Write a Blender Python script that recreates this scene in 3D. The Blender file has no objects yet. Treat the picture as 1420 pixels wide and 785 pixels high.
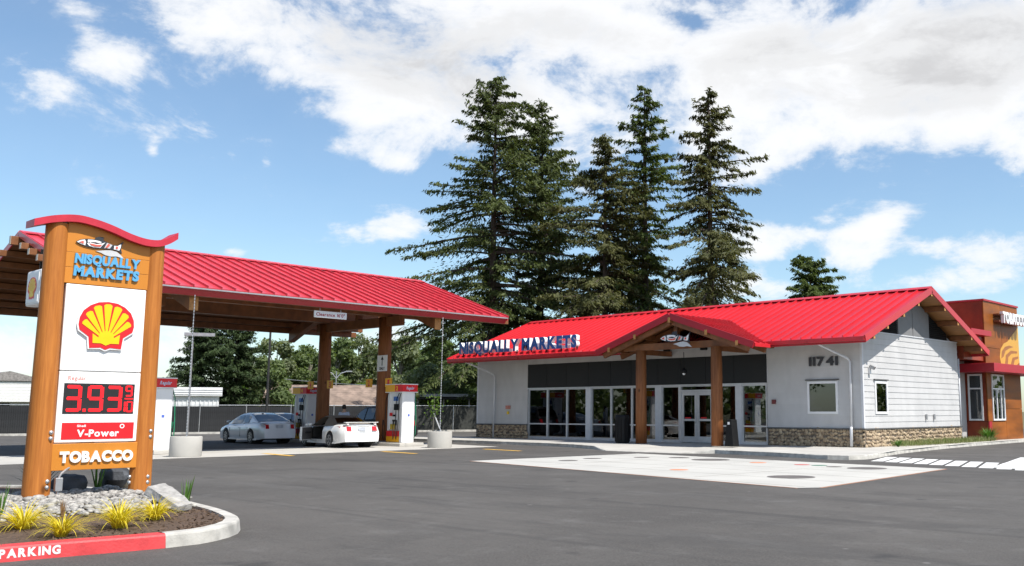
import bpy, math, random
import numpy as np
from mathutils import Vector, Matrix
random.seed(7); rng = np.random.default_rng(11)
R = math.radians
scn = bpy.context.scene
COL = scn.collection

# ------------------------------------------------------------------ camera
cam_d = bpy.data.cameras.new('camera'); cam = bpy.data.objects.new('camera', cam_d); COL.objects.link(cam)
cam_d.sensor_fit = 'HORIZONTAL'; cam_d.sensor_width = 36.0; cam_d.lens = 33.72
cam_d.shift_x = -0.1173                    # the photograph is a crop: its optical axis lies right of centre
cam_d.clip_start = 0.1; cam_d.clip_end = 5000
cam.location = (0, 0, 1.5); cam.rotation_euler = (math.pi/2 + 0.1330, 0, 0.715)
scn.camera = cam

# ------------------------------------------------------------------ light
SUN_EL, SUN_AZ = R(56), R(86)              # azimuth clockwise from +Y
sd = Vector((math.cos(SUN_EL)*math.sin(SUN_AZ), math.cos(SUN_EL)*math.cos(SUN_AZ), math.sin(SUN_EL)))
sun_d = bpy.data.lights.new('sun', 'SUN'); sun_d.energy = 5.0; sun_d.angle = R(0.53); sun_d.color = (1.0, 0.955, 0.88)
sun = bpy.data.objects.new('sun', sun_d); COL.objects.link(sun); sun.location = (30, 0, 60)
sun.rotation_euler = (-sd).to_track_quat('-Z', 'Y').to_euler()
vs = scn.view_settings
vs.view_transform = 'Standard'; vs.look = 'None'; vs.exposure = 0.38; vs.gamma = 1.0; vs.use_curve_mapping = False
scn.cycles.max_bounces = 6; scn.cycles.transparent_max_bounces = 16
try:
    scn.cycles.use_denoising = True
except Exception: pass

class NT:
    """small node-graph helper"""
    def __init__(s, tree): s.t = tree; s.n = tree.nodes; s.l = tree.links
    def add(s, typ, **kw):
        n = s.n.new(typ)
        for k, v in kw.items(): setattr(n, k, v)
        return n
    def put(s, sock, v):
        if isinstance(v, bpy.types.NodeSocket): s.l.new(v, sock)
        elif v is not None: sock.default_value = v
    def math(s, op, a, b=None, c=None, clamp=False):
        n = s.add('ShaderNodeMath', operation=op); n.use_clamp = clamp
        s.put(n.inputs[0], a); s.put(n.inputs[1], b)
        if c is not None: s.put(n.inputs[2], c)
        return n.outputs[0]
    def mix(s, f, a, b, mode='MIX'):
        n = s.add('ShaderNodeMix', data_type='RGBA', blend_type=mode); n.clamp_factor = True
        s.put(n.inputs['Factor'], f)
        col = [i for i in n.inputs if i.type == 'RGBA']
        for i, v in zip(col, (a, b)): s.put(i, (*v, 1) if isinstance(v, tuple) and len(v) == 3 else v)
        return [o for o in n.outputs if o.type == 'RGBA'][0]
    def ramp(s, f, stops, interp='LINEAR'):
        n = s.add('ShaderNodeValToRGB'); n.color_ramp.interpolation = interp
        e = n.color_ramp.elements
        while len(e) < len(stops): e.new(0.5)
        for x, (p, c) in zip(e, stops):
            x.position = p; x.color = (*c, 1) if len(c) == 3 else c
        s.put(n.inputs[0], f); return n.outputs[0]
    def noise(s, vec, scale, detail=4, rough=.55, dist=0.0):
        n = s.add('ShaderNodeTexNoise'); s.put(n.inputs['Vector'], vec)
        n.inputs['Scale'].default_value = scale; n.inputs['Detail'].default_value = detail
        n.inputs['Roughness'].default_value = rough; n.inputs['Distortion'].default_value = dist
        return n.outputs['Fac']
    def voro(s, vec, scale, feature='F1', out='Distance'):
        n = s.add('ShaderNodeTexVoronoi', feature=feature); s.put(n.inputs['Vector'], vec)
        n.inputs['Scale'].default_value = scale; return n.outputs[out]
    def mapping(s, vec, scale=(1, 1, 1), loc=(0, 0, 0), rot=(0, 0, 0)):
        n = s.add('ShaderNodeMapping'); s.put(n.inputs['Vector'], vec)
        n.inputs['Scale'].default_value = scale; n.inputs['Location'].default_value = loc; n.inputs['Rotation'].default_value = rot
        return n.outputs[0]

# ------------------------------------------------------------------ sky: Nishita air with drifting cumulus
world = bpy.data.worlds.new('World'); scn.world = world; world.use_nodes = True
world.cycles.sampling_method = 'MANUAL'; world.cycles.sample_map_resolution = 512
wn = NT(world.node_tree); world.node_tree.nodes.clear()
wout = wn.add('ShaderNodeOutputWorld'); bg = wn.add('ShaderNodeBackground')
sky = wn.add('ShaderNodeTexSky'); sky.sky_type = 'NISHITA'; sky.sun_disc = False
sky.sun_elevation = SUN_EL; sky.sun_rotation = SUN_AZ; sky.altitude = 20; sky.air_density = 1.0; sky.dust_density = 0.6; sky.ozone_density = 1.0
SKY_STRENGTH = 0.124
bg.inputs['Strength'].default_value = SKY_STRENGTH
tc = wn.add('ShaderNodeTexCoord'); D = tc.outputs['Generated']
sep = wn.add('ShaderNodeSeparateXYZ'); wn.put(sep.inputs[0], D)
dx, dy, dz = sep.outputs
az = wn.math('MULTIPLY', wn.math('ARCTAN2', dx, dy), 180/math.pi)        # compass bearing in degrees, +Y = 0
el = wn.math('MULTIPLY', wn.math('ARCSINE', dz), 180/math.pi)
# cloud noise on a flat layer overhead: patches flatten towards the horizon
den = wn.math('ADD', wn.math('MAXIMUM', dz, 0.0), 0.16)
comb = wn.add('ShaderNodeCombineXYZ')
wn.put(comb.inputs[0], wn.math('DIVIDE', dx, den)); wn.put(comb.inputs[1], wn.math('DIVIDE', dy, den)); wn.put(comb.inputs[2], 0.37)
n_big = wn.noise(comb.outputs[0], 1.5, 8, .58, .3)
n_dir = wn.noise(wn.mapping(D, (1, 1, 1.8)), 7.5, 9, .62, .35)
n_fine = wn.noise(wn.mapping(D, (1, 1, 1.4)), 30.0, 6, .65)
dens = wn.math('ADD', wn.math('MULTIPLY', n_big, 0.40), wn.math('ADD', wn.math('MULTIPLY', n_dir, 0.95), wn.math('MULTIPLY', n_fine, 0.26)))
# cloud masses of that day: (bearing, elevation, half-width, half-height, weight)
BLOBS = [(-52.4, 23.0, 14.4, 2.8, 0.3), (-65.4, 21.4, 3.0, 1.9, 0.3), (-63.8, 20.1, 3.1, 1.6, 0.24), (-58.6, 19.4, 4.6, 1.8, 0.28), (-53.1, 17.6, 4.8, 1.8, 0.3),
 (-46.2, 18.7, 5.4, 4.3, 0.32), (-41.3, 21.7, 3.2, 2.6, 0.2), (-57.5, 22.0, 6.7, 2.2, 0.2), (-32.8, 20.0, 6.7, 3.2, 0.34), (-24.2, 20.8, 9.6, 3.9, 0.34),
 (-27.7, 16.9, 6.4, 2.2, 0.26), (-30.7, 15.0, 2.7, 1.6, 0.26), (-21.6, 16.0, 4.9, 2.0, 0.24), (-18.9, 14.7, 2.7, 1.6, 0.22), (-35.1, 15.8, 2.7, 2.2, 0.16),
 (-70.7, 19.4, 2.1, 1.9, 0.24), (-71.9, 18.1, 1.4, 0.9, 0.14), (-69.7, 18.2, 0.9, 0.9, 0.16), (-73.4, 16.8, 1.3, 1.0, 0.2), (-72.8, 16.1, 0.7, 0.6, 0.12),
 (-73.5, 20.6, 2.0, 0.8, 0.2), (-62.7, 15.0, 1.0, 0.4, 0.2), (-62.4, 13.9, 0.4, 0.5, 0.22), (-57.0, 15.1, 2.5, 0.7, 0.22), (-55.3, 14.4, 1.5, 0.5, 0.18),
 (-58.2, 16.8, 1.7, 0.5, 0.16), (-55.2, 11.0, 1.7, 0.8, 0.22), (-56.6, 10.3, 2.5, 0.6, 0.22), (-54.6, 10.4, 1.9, 0.6, 0.18), (-68.1, 13.8, 0.3, 0.4, 0.16),
 (-32.5, 10.4, 1.7, 1.0, 0.26), (-33.0, 9.4, 1.8, 0.6, 0.18), (-27.1, 10.0, 2.4, 0.9, 0.22), (-26.5, 10.8, 1.0, 0.6, 0.16), (-29.6, 11.4, 1.0, 0.4, 0.16),
 (-25.0, 11.6, 1.4, 0.5, 0.22), (-23.1, 9.2, 2.5, 0.6, 0.18), (-19.6, 8.8, 2.0, 0.7, 0.18), (-28.4, 8.7, 1.5, 0.6, 0.28), (-22.8, 7.4, 6.1, 0.9, 0.26),
 (-33.5, 7.4, 3.1, 0.9, 0.24), (-34.2, 14.6, 1.5, 0.9, 0.18), (-73.9, 3.2, 2.5, 1.9, 0.27), (-66.0, 3.5, 2.6, 1.4, 0.27), (-58.0, 3.5, 3.3, 0.9, 0.22),
 (-63.8, 8.7, 0.7, 0.3, 0.2), (-39.2, 23.1, 2.1, 0.9, -0.17), (-37.4, 22.5, 1.8, 0.7, -0.13), (-38.7, 20.2, 2.3, 1.3, -0.22), (-40.8, 23.7, 1.4, 0.4, -0.1),
 (20, 18, 26, 7, 0.24), (70, 24, 30, 9, 0.22), (130, 20, 45, 9, 0.22), (-150, 22, 45, 9, 0.22), (-105, 14, 9, 4, 0.2),
 (-95, 6, 16, 2.4, 0.2), (-140, 4, 22, 2.4, 0.22), (170, 4, 40, 2.4, 0.22), (90, 4, 50, 2.4, 0.22), (15, 4, 18, 2.2, 0.24)]
GREYS = [(-56.6, 20.9, 8.0, 2.2, 0.55), (-51.0, 18.7, 4.4, 1.8, 0.45), (-45.8, 22.4, 5.4, 1.9, 0.3), (-29.3, 20.4, 9.1, 2.4, 0.5), (-19.8, 20.3, 5.6, 3.2, 0.42),
 (-25.1, 18.3, 4.2, 1.5, 0.25), (25, 20, 22, 5, 0.5), (100, 22, 30, 7, 0.5), (-150, 22, 30, 7, 0.5)]
mask = None
ae = wn.add('ShaderNodeCombineXYZ'); wn.put(ae.inputs[0], az); wn.put(ae.inputs[1], el)
for (a0, e0, sa, se, w) in BLOBS:
    q = wn.mapping(ae.outputs[0], (1/sa, 1/se, 0), (-a0/sa, -e0/se, 0))
    dt = wn.add('ShaderNodeVectorMath', operation='DOT_PRODUCT'); wn.put(dt.inputs[0], q); wn.put(dt.inputs[1], q)
    mask = wn.math('MULTIPLY_ADD', wn.math('POWER', .4066, dt.outputs['Value']), float(w), mask if mask is not None else 0.0)
mask = wn.math('MULTIPLY', wn.math('SUBTRACT', 1.0, wn.math('POWER', .085, mask)), 0.50)
cl = wn.math('ADD', dens, mask)
cover = wn.ramp(wn.math('MULTIPLY', cl, .7), [(0.635, (0, 0, 0)), (0.675, (.18, .18, .18)), (0.725, (.80, .80, .80)), (0.80, (1, 1, 1))], 'B_SPLINE')
n_sh = wn.noise(wn.mapping(D, (1, 1, 2.8)), 8.0, 8, .60, .5)
shade = None                                         # thick parts of the banks show a grey underside
for (a0, e0, sa, se, w) in GREYS:
    q = wn.mapping(ae.outputs[0], (1/sa, 1/se, 0), (-a0/sa, -e0/se, 0))
    dt = wn.add('ShaderNodeVectorMath', operation='DOT_PRODUCT'); wn.put(dt.inputs[0], q); wn.put(dt.inputs[1], q)
    shade = wn.math('MULTIPLY_ADD', wn.math('POWER', .4066, dt.outputs['Value']), float(w), shade if shade is not None else 0.0)
thick = wn.math('ADD', wn.math('MULTIPLY', wn.math('SUBTRACT', cl, 1.16), 0.9), wn.math('MULTIPLY', shade, wn.math('MULTIPLY_ADD', n_sh, 2.4, -.3)))
ccol = wn.ramp(thick, [(0.0, (6.3, 6.38, 6.5)), (0.15, (6.3, 6.35, 6.45)), (0.40, (5.5, 5.54, 5.62)), (0.75, (4.25, 4.27, 4.36)), (1.0, (3.75, 3.78, 3.9))], 'EASE')
skyc = wn.mix(1.0, sky.outputs[0], (0.93, 1.03, 1.06), 'MULTIPLY')
skyc = wn.mix(wn.math('MULTIPLY', cover, 1.0), skyc, ccol)
wn.put(bg.inputs['Color'], skyc); wn.l.new(bg.outputs[0], wout.inputs[0])

# ------------------------------------------------------------------ materials
MATS = {}
def mat(name, col, rough=.6, metal=0.0, var=.12, scale=6.0, stretch=(1, 1, 1), bump=0.0, bscale=40.0, rnd=0.0, col2=None, detail=4,
        coat=0.0, spec=.5, emit=0.0, trans=0.0, bstretch=None, dirt=0.0, alpha=1.0):
    if name in MATS: return MATS[name]
    m = bpy.data.materials.new(name); m.use_nodes = True; MATS[name] = m
    t = NT(m.node_tree); b = t.n['Principled BSDF']
    tcn = t.add('ShaderNodeTexCoord'); O = tcn.outputs['Object']
    V = t.mapping(O, stretch)
    f = t.noise(V, scale, detail)
    c2 = col2 if col2 else tuple(max(0, x*(1-2.2*var)) for x in col)
    c1 = col if col2 else tuple(min(1, x*(1+var*.8)) for x in col)
    fr = t.ramp(f, [(.30, (0, 0, 0)), (.70, (1, 1, 1))])
    c = t.mix(fr, (*c2, 1), (*c1, 1))
    if dirt:
        d = t.noise(t.mapping(O, (1, 1, 1)), 1.3, 6, .65)
        c = t.mix(t.math('MULTIPLY', t.ramp(d, [(.52, (0, 0, 0)), (.75, (1, 1, 1))]), dirt), c, (.16, .13, .10, 1))
    if rnd:
        oi = t.add('ShaderNodeObjectInfo')
        k = t.math('ADD', t.math('MULTIPLY', oi.outputs['Random'], 2*rnd), 1-rnd)
        cb = t.add('ShaderNodeCombineXYZ'); [t.put(cb.inputs[i], k) for i in range(3)]
        c = t.mix(1.0, c, cb.outputs[0], 'MULTIPLY')
    t.put(b.inputs['Base Color'], c)
    t.put(b.inputs['Roughness'], t.math('ADD', t.math('MULTIPLY', f, .22), rough-.11, clamp=True) if rough > .12 else rough)
    b.inputs['Metallic'].default_value = metal; b.inputs['Specular IOR Level'].default_value = spec
    if coat: b.inputs['Coat Weight'].default_value = coat; b.inputs['Coat Roughness'].default_value = .05
    if emit: b.inputs['Emission Color'].default_value = (*col, 1); b.inputs['Emission Strength'].default_value = emit
    if bump:
        bn = t.add('ShaderNodeBump'); bn.inputs['Strength'].default_value = bump; bn.inputs['Distance'].default_value = .02
        t.put(bn.inputs['Height'], t.noise(t.mapping(O, bstretch or stretch), bscale, 4)); t.put(b.inputs['Normal'], bn.outputs[0])
    if trans:
        tr = t.add('ShaderNodeBsdfTranslucent'); t.put(tr.inputs[0], t.mix(1.0, c, (1.25, 1.3, .55, 1), 'MULTIPLY'))
        ms = t.add('ShaderNodeMixShader'); ms.inputs[0].default_value = trans
        t.l.new(b.outputs[0], ms.inputs[1]); t.l.new(tr.outputs[0], ms.inputs[2]); t.l.new(ms.outputs[0], t.n['Material Output'].inputs[0])
    return m
def glass(name, tint=(.75, .8, .8), dark=.35):
    if name in MATS: return MATS[name]
    m = bpy.data.materials.new(name); m.use_nodes = True; MATS[name] = m
    t = NT(m.node_tree); t.n.remove(t.n['Principled BSDF'])
    tr = t.add('ShaderNodeBsdfTransparent'); tr.inputs[0].default_value = (*[x*dark for x in tint], 1)
    gl = t.add('ShaderNodeBsdfGlossy'); gl.inputs['Roughness'].default_value = .012; gl.inputs[0].default_value = (.95, .97, 1, 1)
    bn = t.add('ShaderNodeBump'); bn.inputs['Strength'].default_value = .025; bn.inputs['Distance'].default_value = .02
    tcn = t.add('ShaderNodeTexCoord'); t.put(bn.inputs['Height'], t.noise(tcn.outputs['Object'], 1.6, 2)); t.put(gl.inputs['Normal'], bn.outputs[0])
    fr = t.add('ShaderNodeFresnel'); fr.inputs[0].default_value = 1.75
    ms = t.add('ShaderNodeMixShader'); t.put(ms.inputs[0], t.math('MULTIPLY', fr.outputs[0], 1.15, clamp=True))
    t.l.new(tr.outputs[0], ms.inputs[1]); t.l.new(gl.outputs[0], ms.inputs[2]); t.l.new(ms.outputs[0], t.n['Material Output'].inputs[0])
    return m
def log_mat(name, c1, c2):
    if name in MATS: return MATS[name]
    m = bpy.data.materials.new(name); m.use_nodes = True; MATS[name] = m
    t = NT(m.node_tree); b = t.n['Principled BSDF']; O = t.add('ShaderNodeTexCoord').outputs['Object']
    g = t.noise(t.mapping(O, (9, 9, .55)), 2.2, 6, .6, .5)
    big = t.noise(t.mapping(O, (1.2, 1.2, .5)), 1.6, 3)
    kn = t.voro(t.mapping(O, (2.2, 2.2, 1.1)), 1.0)
    c = t.mix(t.ramp(g, [(.36, (0, 0, 0)), (.64, (1, 1, 1))]), (*c2, 1), (*c1, 1))
    c = t.mix(t.math('MULTIPLY', t.ramp(big, [(.4, (0, 0, 0)), (.7, (1, 1, 1))]), .35), c, (*[x*.62 for x in c2], 1))
    c = t.mix(t.ramp(kn, [(.05, (.85, .85, .85)), (.12, (0, 0, 0))]), c, (*[x*.25 for x in c2], 1))
    t.put(b.inputs['Base Color'], c); b.inputs['Roughness'].default_value = .55; b.inputs['Specular IOR Level'].default_value = .25
    bn = t.add('ShaderNodeBump'); bn.inputs['Strength'].default_value = .45; bn.inputs['Distance'].default_value = .012
    t.put(bn.inputs['Height'], g); t.put(b.inputs['Normal'], bn.outputs[0])
    return m

# ------------------------------------------------------------------ mesh helpers
class MB:
    def __init__(s): s.v = []; s.f = []
    def quad(s, *p):
        n = len(s.v); s.v += [tuple(q) for q in p]; s.f.append(tuple(range(n, n+len(p)))); return s
    def box(s, x0, x1, y0, y1, z0, z1):
        return s.obox(((x0+x1)/2, (y0+y1)/2, (z0+z1)/2), ((x1-x0)/2, 0, 0), (0, (y1-y0)/2, 0), (0, 0, (z1-z0)/2))
    def obox(s, c, a, b, d):
        c, a, b, d = map(Vector, (c, a, b, d)); n = len(s.v)
        if a.cross(b).dot(d) < 0: a = -a
        s.v += [tuple(c+i*a+j*b+k*d) for i, j, k in ((-1,-1,-1),(1,-1,-1),(1,1,-1),(-1,1,-1),(-1,-1,1),(1,-1,1),(1,1,1),(-1,1,1))]
        s.f += [tuple(n+i for i in q) for q in ((3,2,1,0),(4,5,6,7),(0,1,5,4),(1,2,6,5),(2,3,7,6),(3,0,4,7))]; return s
    def bar(s, p, q, w, h, up=(0, 0, 1)):
        """rectangular bar from p to q, w across, h along up"""
        p, q = Vector(p), Vector(q); d = q-p; u = Vector(up); sd_ = d.cross(u)
        if sd_.length < 1e-6: sd_ = Vector((1, 0, 0))
        sd_.normalize(); u2 = sd_.cross(d).normalized()
        return s.obox((p+q)/2, d/2, sd_*w/2, u2*h/2)
    def prism(s, pts, o, ax, ay, an, t0, t1):
        """2-D outline pts in plane (o, ax, ay), extruded along an from t0 to t1"""
        o, ax, ay, an = map(Vector, (o, ax, ay, an)); n = len(s.v); k = len(pts)
        area = sum(pts[i][0]*pts[(i+1) % k][1]-pts[(i+1) % k][0]*pts[i][1] for i in range(k))
        if (area > 0) != (ax.cross(ay).dot(an) > 0): pts = pts[::-1]
        for t in (t0, t1): s.v += [tuple(o+ax*p[0]+ay*p[1]+an*t) for p in pts]
        s.f.append(tuple(range(n+k-1, n-1, -1))); s.f.append(tuple(range(n+k, n+2*k)))
        s.f += [(n+i, n+(i+1) % k, n+k+(i+1) % k, n+k+i) for i in range(k)]; return s
    def tube(s, path, rad, n=8, cap=True):
        path = [Vector(p) for p in path]; base = len(s.v)
        rad = rad if isinstance(rad, (list, tuple)) else [rad]*len(path)
        prev = None
        for i, p in enumerate(path):
            d = (path[min(i+1, len(path)-1)]-path[max(i-1, 0)]).normalized()
            if prev is None: a = d.orthogonal().normalized()
            else: a = (prev-d*prev.dot(d)); a = a.normalized() if a.length > 1e-6 else d.orthogonal().normalized()
            prev = a; b = d.cross(a)
            s.v += [tuple(p+(a*math.cos(2*math.pi*j/n)+b*math.sin(2*math.pi*j/n))*rad[i]) for j in range(n)]
        for i in range(len(path)-1):
            for j in range(n): s.f.append((base+i*n+j, base+i*n+(j+1) % n, base+(i+1)*n+(j+1) % n, base+(i+1)*n+j))
        if cap:
            s.f.append(tuple(base+j for j in range(n-1, -1, -1))); e = base+(len(path)-1)*n; s.f.append(tuple(e+j for j in range(n)))
        return s
    def lathe(s, prof, c=(0, 0, 0), n=20, axis='Z', cap=True):
        base = len(s.v); c = Vector(c)
        for r, z in prof:
            for j in range(n):
                a = 2*math.pi*j/n; x, y = r*math.cos(a), r*math.sin(a)
                s.v.append(tuple(c+Vector((x, y, z) if axis == 'Z' else (z, x, y) if axis == 'X' else (y, z, x))))
        for i in range(len(prof)-1):
            for j in range(n): s.f.append((base+i*n+j, base+i*n+(j+1) % n, base+(i+1)*n+(j+1) % n, base+(i+1)*n+j))
        if cap:
            s.f.append(tuple(base+j for j in range(n-1, -1, -1))); e = base+(len(prof)-1)*n; s.f.append(tuple(e+j for j in range(n)))
        return s
    def ell(s, c, r, nu=8, nv=6, jit=0.0, rot=None):
        base = len(s.v); c = Vector(c); M3 = rot or Matrix.Identity(3)
        s.v.append(tuple(c+M3 @ Vector((0, 0, -r[2]))))
        for i in range(1, nv):
            a = -math.pi/2+math.pi*i/nv
            for j in range(nu):
                b = 2*math.pi*j/nu; k = 1+random.uniform(-jit, jit)
                s.v.append(tuple(c+M3 @ Vector((r[0]*k*math.cos(a)*math.cos(b), r[1]*k*math.cos(a)*math.sin(b), r[2]*k*math.sin(a)))))
        s.v.append(tuple(c+M3 @ Vector((0, 0, r[2])))); t = len(s.v)-1
        for j in range(nu): s.f.append((base, base+1+(j+1) % nu, base+1+j)); s.f.append((t, t-nu+j, t-nu+(j+1) % nu))
        for i in range(nv-2):
            for j in range(nu):
                q = base+1+i*nu; s.f.append((q+j, q+(j+1) % nu, q+nu+(j+1) % nu, q+nu+j))
        return s
    def build(s, name, m, parent=None, smooth=False, bevel=0.0, seg=2, kind=None):
        me = bpy.data.meshes.new(name); me.from_pydata(s.v, [], s.f); me.update()
        return link(name, me, m, parent, smooth, bevel, seg, kind)
def link(name, me, m, parent=None, smooth=False, bevel=0.0, seg=2, kind=None):
    if m is not None and not me.materials: me.materials.append(m)
    o = bpy.data.objects.new(name, me); COL.objects.link(o)
    if smooth: me.polygons.foreach_set('use_smooth', [True]*len(me.polygons))
    if bevel:
        b = o.modifiers.new('bevel', 'BEVEL'); b.width = bevel; b.segments = seg; b.limit_method = 'ANGLE'; b.angle_limit = R(40)
    if smooth and bevel == 0 and len(me.polygons) > 30:
        pass
    if kind: o['kind'] = kind
    par(o, parent); return o
LOCAL = set()
def par(o, parent):
    if parent is None: return
    o.parent = parent
    if parent.name not in LOCAL and parent.get('_w'):     # mesh written in world coordinates
        o.matrix_parent_inverse = Matrix.Translation(-Vector(parent['_w']))
def tag(o, label=None, cat=None, group=None, kind=None):
    for k, v in (('label', label), ('category', cat), ('group', group), ('kind', kind)):
        if v: o[k] = v
    return o
def thing(name, label, cat, loc=(0, 0, 0), rz=0.0, group=None, world=True, kind=None):
    """an Empty at the thing's base; world=True: its parts' meshes are written in world coordinates"""
    o = bpy.data.objects.new(name, None); COL.objects.link(o); o.location = loc; o.rotation_euler = (0, 0, rz); o.empty_display_size = .2
    if world: o['_w'] = tuple(loc)
    return tag(o, label, cat, group, kind)
def copy_tree(o, parent=None):
    c = o.copy(); COL.objects.link(c)
    if parent is not None: c.parent = parent; c.matrix_parent_inverse = o.matrix_parent_inverse.copy()
    for ch in [x for x in bpy.data.objects if x.parent == o]: copy_tree(ch, c)
    return c
def box(name, m, parent, *b, bevel=0.0): return MB().box(*b).build(name, m, parent, bevel=bevel)
def smooth_angle(o, deg=40):
    try: o.data.set_sharp_from_angle(angle=R(deg))
    except Exception: pass
    return o

# lettering -------------------------------------------------------------------------------------------------
_GL = {}
def glyph(ch, bold=0.0):
    if (ch, bold) in _GL: return _GL[(ch, bold)]
    cu = bpy.data.curves.new('g', 'FONT'); cu.body = ch; cu.size = 1; cu.extrude = .5; cu.offset = bold; cu.resolution_u = 4
    ob = bpy.data.objects.new('g', cu); COL.objects.link(ob); bpy.context.view_layer.update()
    me = bpy.data.meshes.new_from_object(ob.evaluated_get(bpy.context.evaluated_depsgraph_get()))
    v = np.array([p.co[:] for p in me.vertices]); f = [tuple(p.vertices) for p in me.polygons]
    bpy.data.objects.remove(ob); bpy.data.curves.remove(cu); bpy.data.meshes.remove(me)
    _GL[(ch, bold)] = (v, f); return v, f
_H = {}
def word(text, o, ax, ay, height, width, depth, m, parent, name='letter', bold=.02, shear=0.0, gap=.10, off=0.0, m2=None, off2=0.0):
    """one mesh per letter; o = lower left of the line, ax right, ay up; letters scaled to fill width x height"""
    ax, ay = Vector(ax).normalized(), Vector(ay).normalized(); an = ax.cross(ay)
    if bold not in _H:
        hv, _ = glyph('H', bold); _H[bold] = (hv[:, 1].min(), hv[:, 1].max()-hv[:, 1].min())
    y0, ch = _H[bold]
    items = []; x = 0.0
    for c in text:
        if c == ' ': x += .32; continue
        v, f = glyph(c, bold); a, b = v[:, 0].min()/ch, v[:, 0].max()/ch
        items.append((c, x-a)); x += b-a+gap
    tot = x-gap; sx = width/tot; o = Vector(o); out = []
    for c, xo in items:
        v, f = glyph(c, bold)
        V = [tuple(o+ax*((p[0]/ch+xo)*sx+shear*(p[1]-y0)/ch*height)+ay*((p[1]-y0)/ch*height)+an*(off+(p[2]+.5)*depth)) for p in v]
        me = bpy.data.meshes.new(name); me.from_pydata(V, [], f); me.update()
        ob = link(name, me, m, parent)
        if m2:   # returns of another colour than the face
            me.materials.append(m2)
            for p in me.polygons:
                if abs(p.normal.dot(an)) < .5: p.material_index = 1
        out.append(ob)
    return out
def rect_minus(r, holes):
    """r, holes = (a0,a1,b0,b1); returns r without the holes as rectangles"""
    out = [r]
    for h in holes:
        nxt = []
        for q in out:
            a0, a1, b0, b1 = max(q[0], h[0]), min(q[1], h[1]), max(q[2], h[2]), min(q[3], h[3])
            if a0 >= a1 or b0 >= b1: nxt.append(q); continue
            if q[0] < a0: nxt.append((q[0], a0, q[2], q[3]))
            if a1 < q[1]: nxt.append((a1, q[1], q[2], q[3]))
            if q[2] < b0: nxt.append((a0, a1, q[2], b0))
            if b1 < q[3]: nxt.append((a0, a1, b1, q[3]))
        out = nxt
    return out

# ------------------------------------------------------------------ palette
def asphalt_mat():
    m = bpy.data.materials.new('asphalt'); m.use_nodes = True
    t = NT(m.node_tree); b = t.n['Principled BSDF']; O = t.add('ShaderNodeTexCoord').outputs['Object']
    fine = t.noise(O, 38, 4, .8); mid = t.noise(O, 1.4, 7, .68); big = t.noise(O, .20, 6, .62)
    st = t.noise(t.mapping(O, (.5, 1.3, 1), rot=(0, 0, R(-50))), .45, 6, .66, .5)
    st2 = t.noise(t.mapping(O, (.10, .9, 1), rot=(0, 0, R(28))), .9, 7, .7)
    tyre = t.noise(t.mapping(O, (.05, 1.6, 1), rot=(0, 0, R(-18))), 1.0, 5, .6, .2)
    c = t.mix(t.ramp(fine, [(.34, (0, 0, 0)), (.68, (1, 1, 1))]), (.038, .035, .032, 1), (.122, .113, .105, 1))
    c = t.mix(t.math('MULTIPLY', t.ramp(big, [(.38, (0, 0, 0)), (.60, (1, 1, 1))]), .70), c, (.112, .104, .096, 1))
    c = t.mix(t.math('MULTIPLY', t.ramp(st, [(.50, (0, 0, 0)), (.66, (1, 1, 1))]), .50), c, (.050, .0475, .046, 1))
    c = t.mix(t.math('MULTIPLY', t.ramp(st2, [(.54, (0, 0, 0)), (.68, (1, 1, 1))]), .38), c, (.130, .124, .118, 1))
    c = t.mix(t.math('MULTIPLY', t.ramp(tyre, [(.58, (0, 0, 0)), (.66, (1, 1, 1))]), .42), c, (.044, .042, .041, 1))
    c = t.mix(t.math('MULTIPLY', t.ramp(mid, [(.54, (0, 0, 0)), (.70, (1, 1, 1))]), .42), c, (.150, .143, .136, 1))
    gr = t.noise(O, 11, 5, .75); c = t.mix(t.math('MULTIPLY', t.ramp(gr, [(.50, (0, 0, 0)), (.68, (1, 1, 1))]), .35), c, (.040, .038, .037, 1))
    oil = t.noise(O, .9, 3, .5); c = t.mix(t.math('MULTIPLY', t.ramp(oil, [(.68, (0, 0, 0)), (.74, (1, 1, 1))]), .55), c, (.034, .033, .033, 1))
    sp = t.voro(O, .8); c = t.mix(t.ramp(sp, [(.022, (.5, .5, .5)), (.04, (0, 0, 0))]), c, (.24, .23, .22, 1))
    t.put(b.inputs['Base Color'], c); b.inputs['Roughness'].default_value = .86; b.inputs['Specular IOR Level'].default_value = .3
    bn = t.add('ShaderNodeBump'); bn.inputs['Strength'].default_value = .5; bn.inputs['Distance'].default_value = .012
    t.put(bn.inputs['Height'], t.noise(O, 90, 3, .7)); t.put(b.inputs['Normal'], bn.outputs[0]); return m
ASPH = asphalt_mat()
CONC = mat('concrete', (.46, .44, .405), .85, var=.07, scale=.9, bump=.15, bscale=60, detail=8)
CONCW = mat('pale_concrete', (.47, .455, .42), .85, var=.06, scale=.5, bump=.12, bscale=60, detail=8)
KERB = mat('kerb_concrete', (.50, .48, .44), .85, var=.16, scale=3.5, bump=.3, bscale=45, detail=8, dirt=.25)
REDP = mat('red_kerb_paint', (.62, .045, .05), .55, var=.13, scale=5, bump=.2, bscale=40, dirt=.12)
WHITEP = mat('white_road_paint', (.74, .74, .72), .7, var=.10, scale=3, detail=8, dirt=.12)
YELP = mat('yellow_road_paint', (.72, .42, .06), .7, var=.12, scale=4, detail=8)
ROOF = mat('red_metal_roof', (.60, .050, .068), .30, var=.10, scale=.9, stretch=(.35, 1.5, 1), detail=6, spec=.5, rnd=.05)
FASC = mat('red_fascia', (.40, .014, .026), .42, var=.05, scale=1.2)
GUT = mat('grey_metal_edge', (.42, .42, .43), .4, metal=.6, var=.06)
LOGW = log_mat('peeled_log', (.51, .185, .037), (.37, .122, .024))
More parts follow.
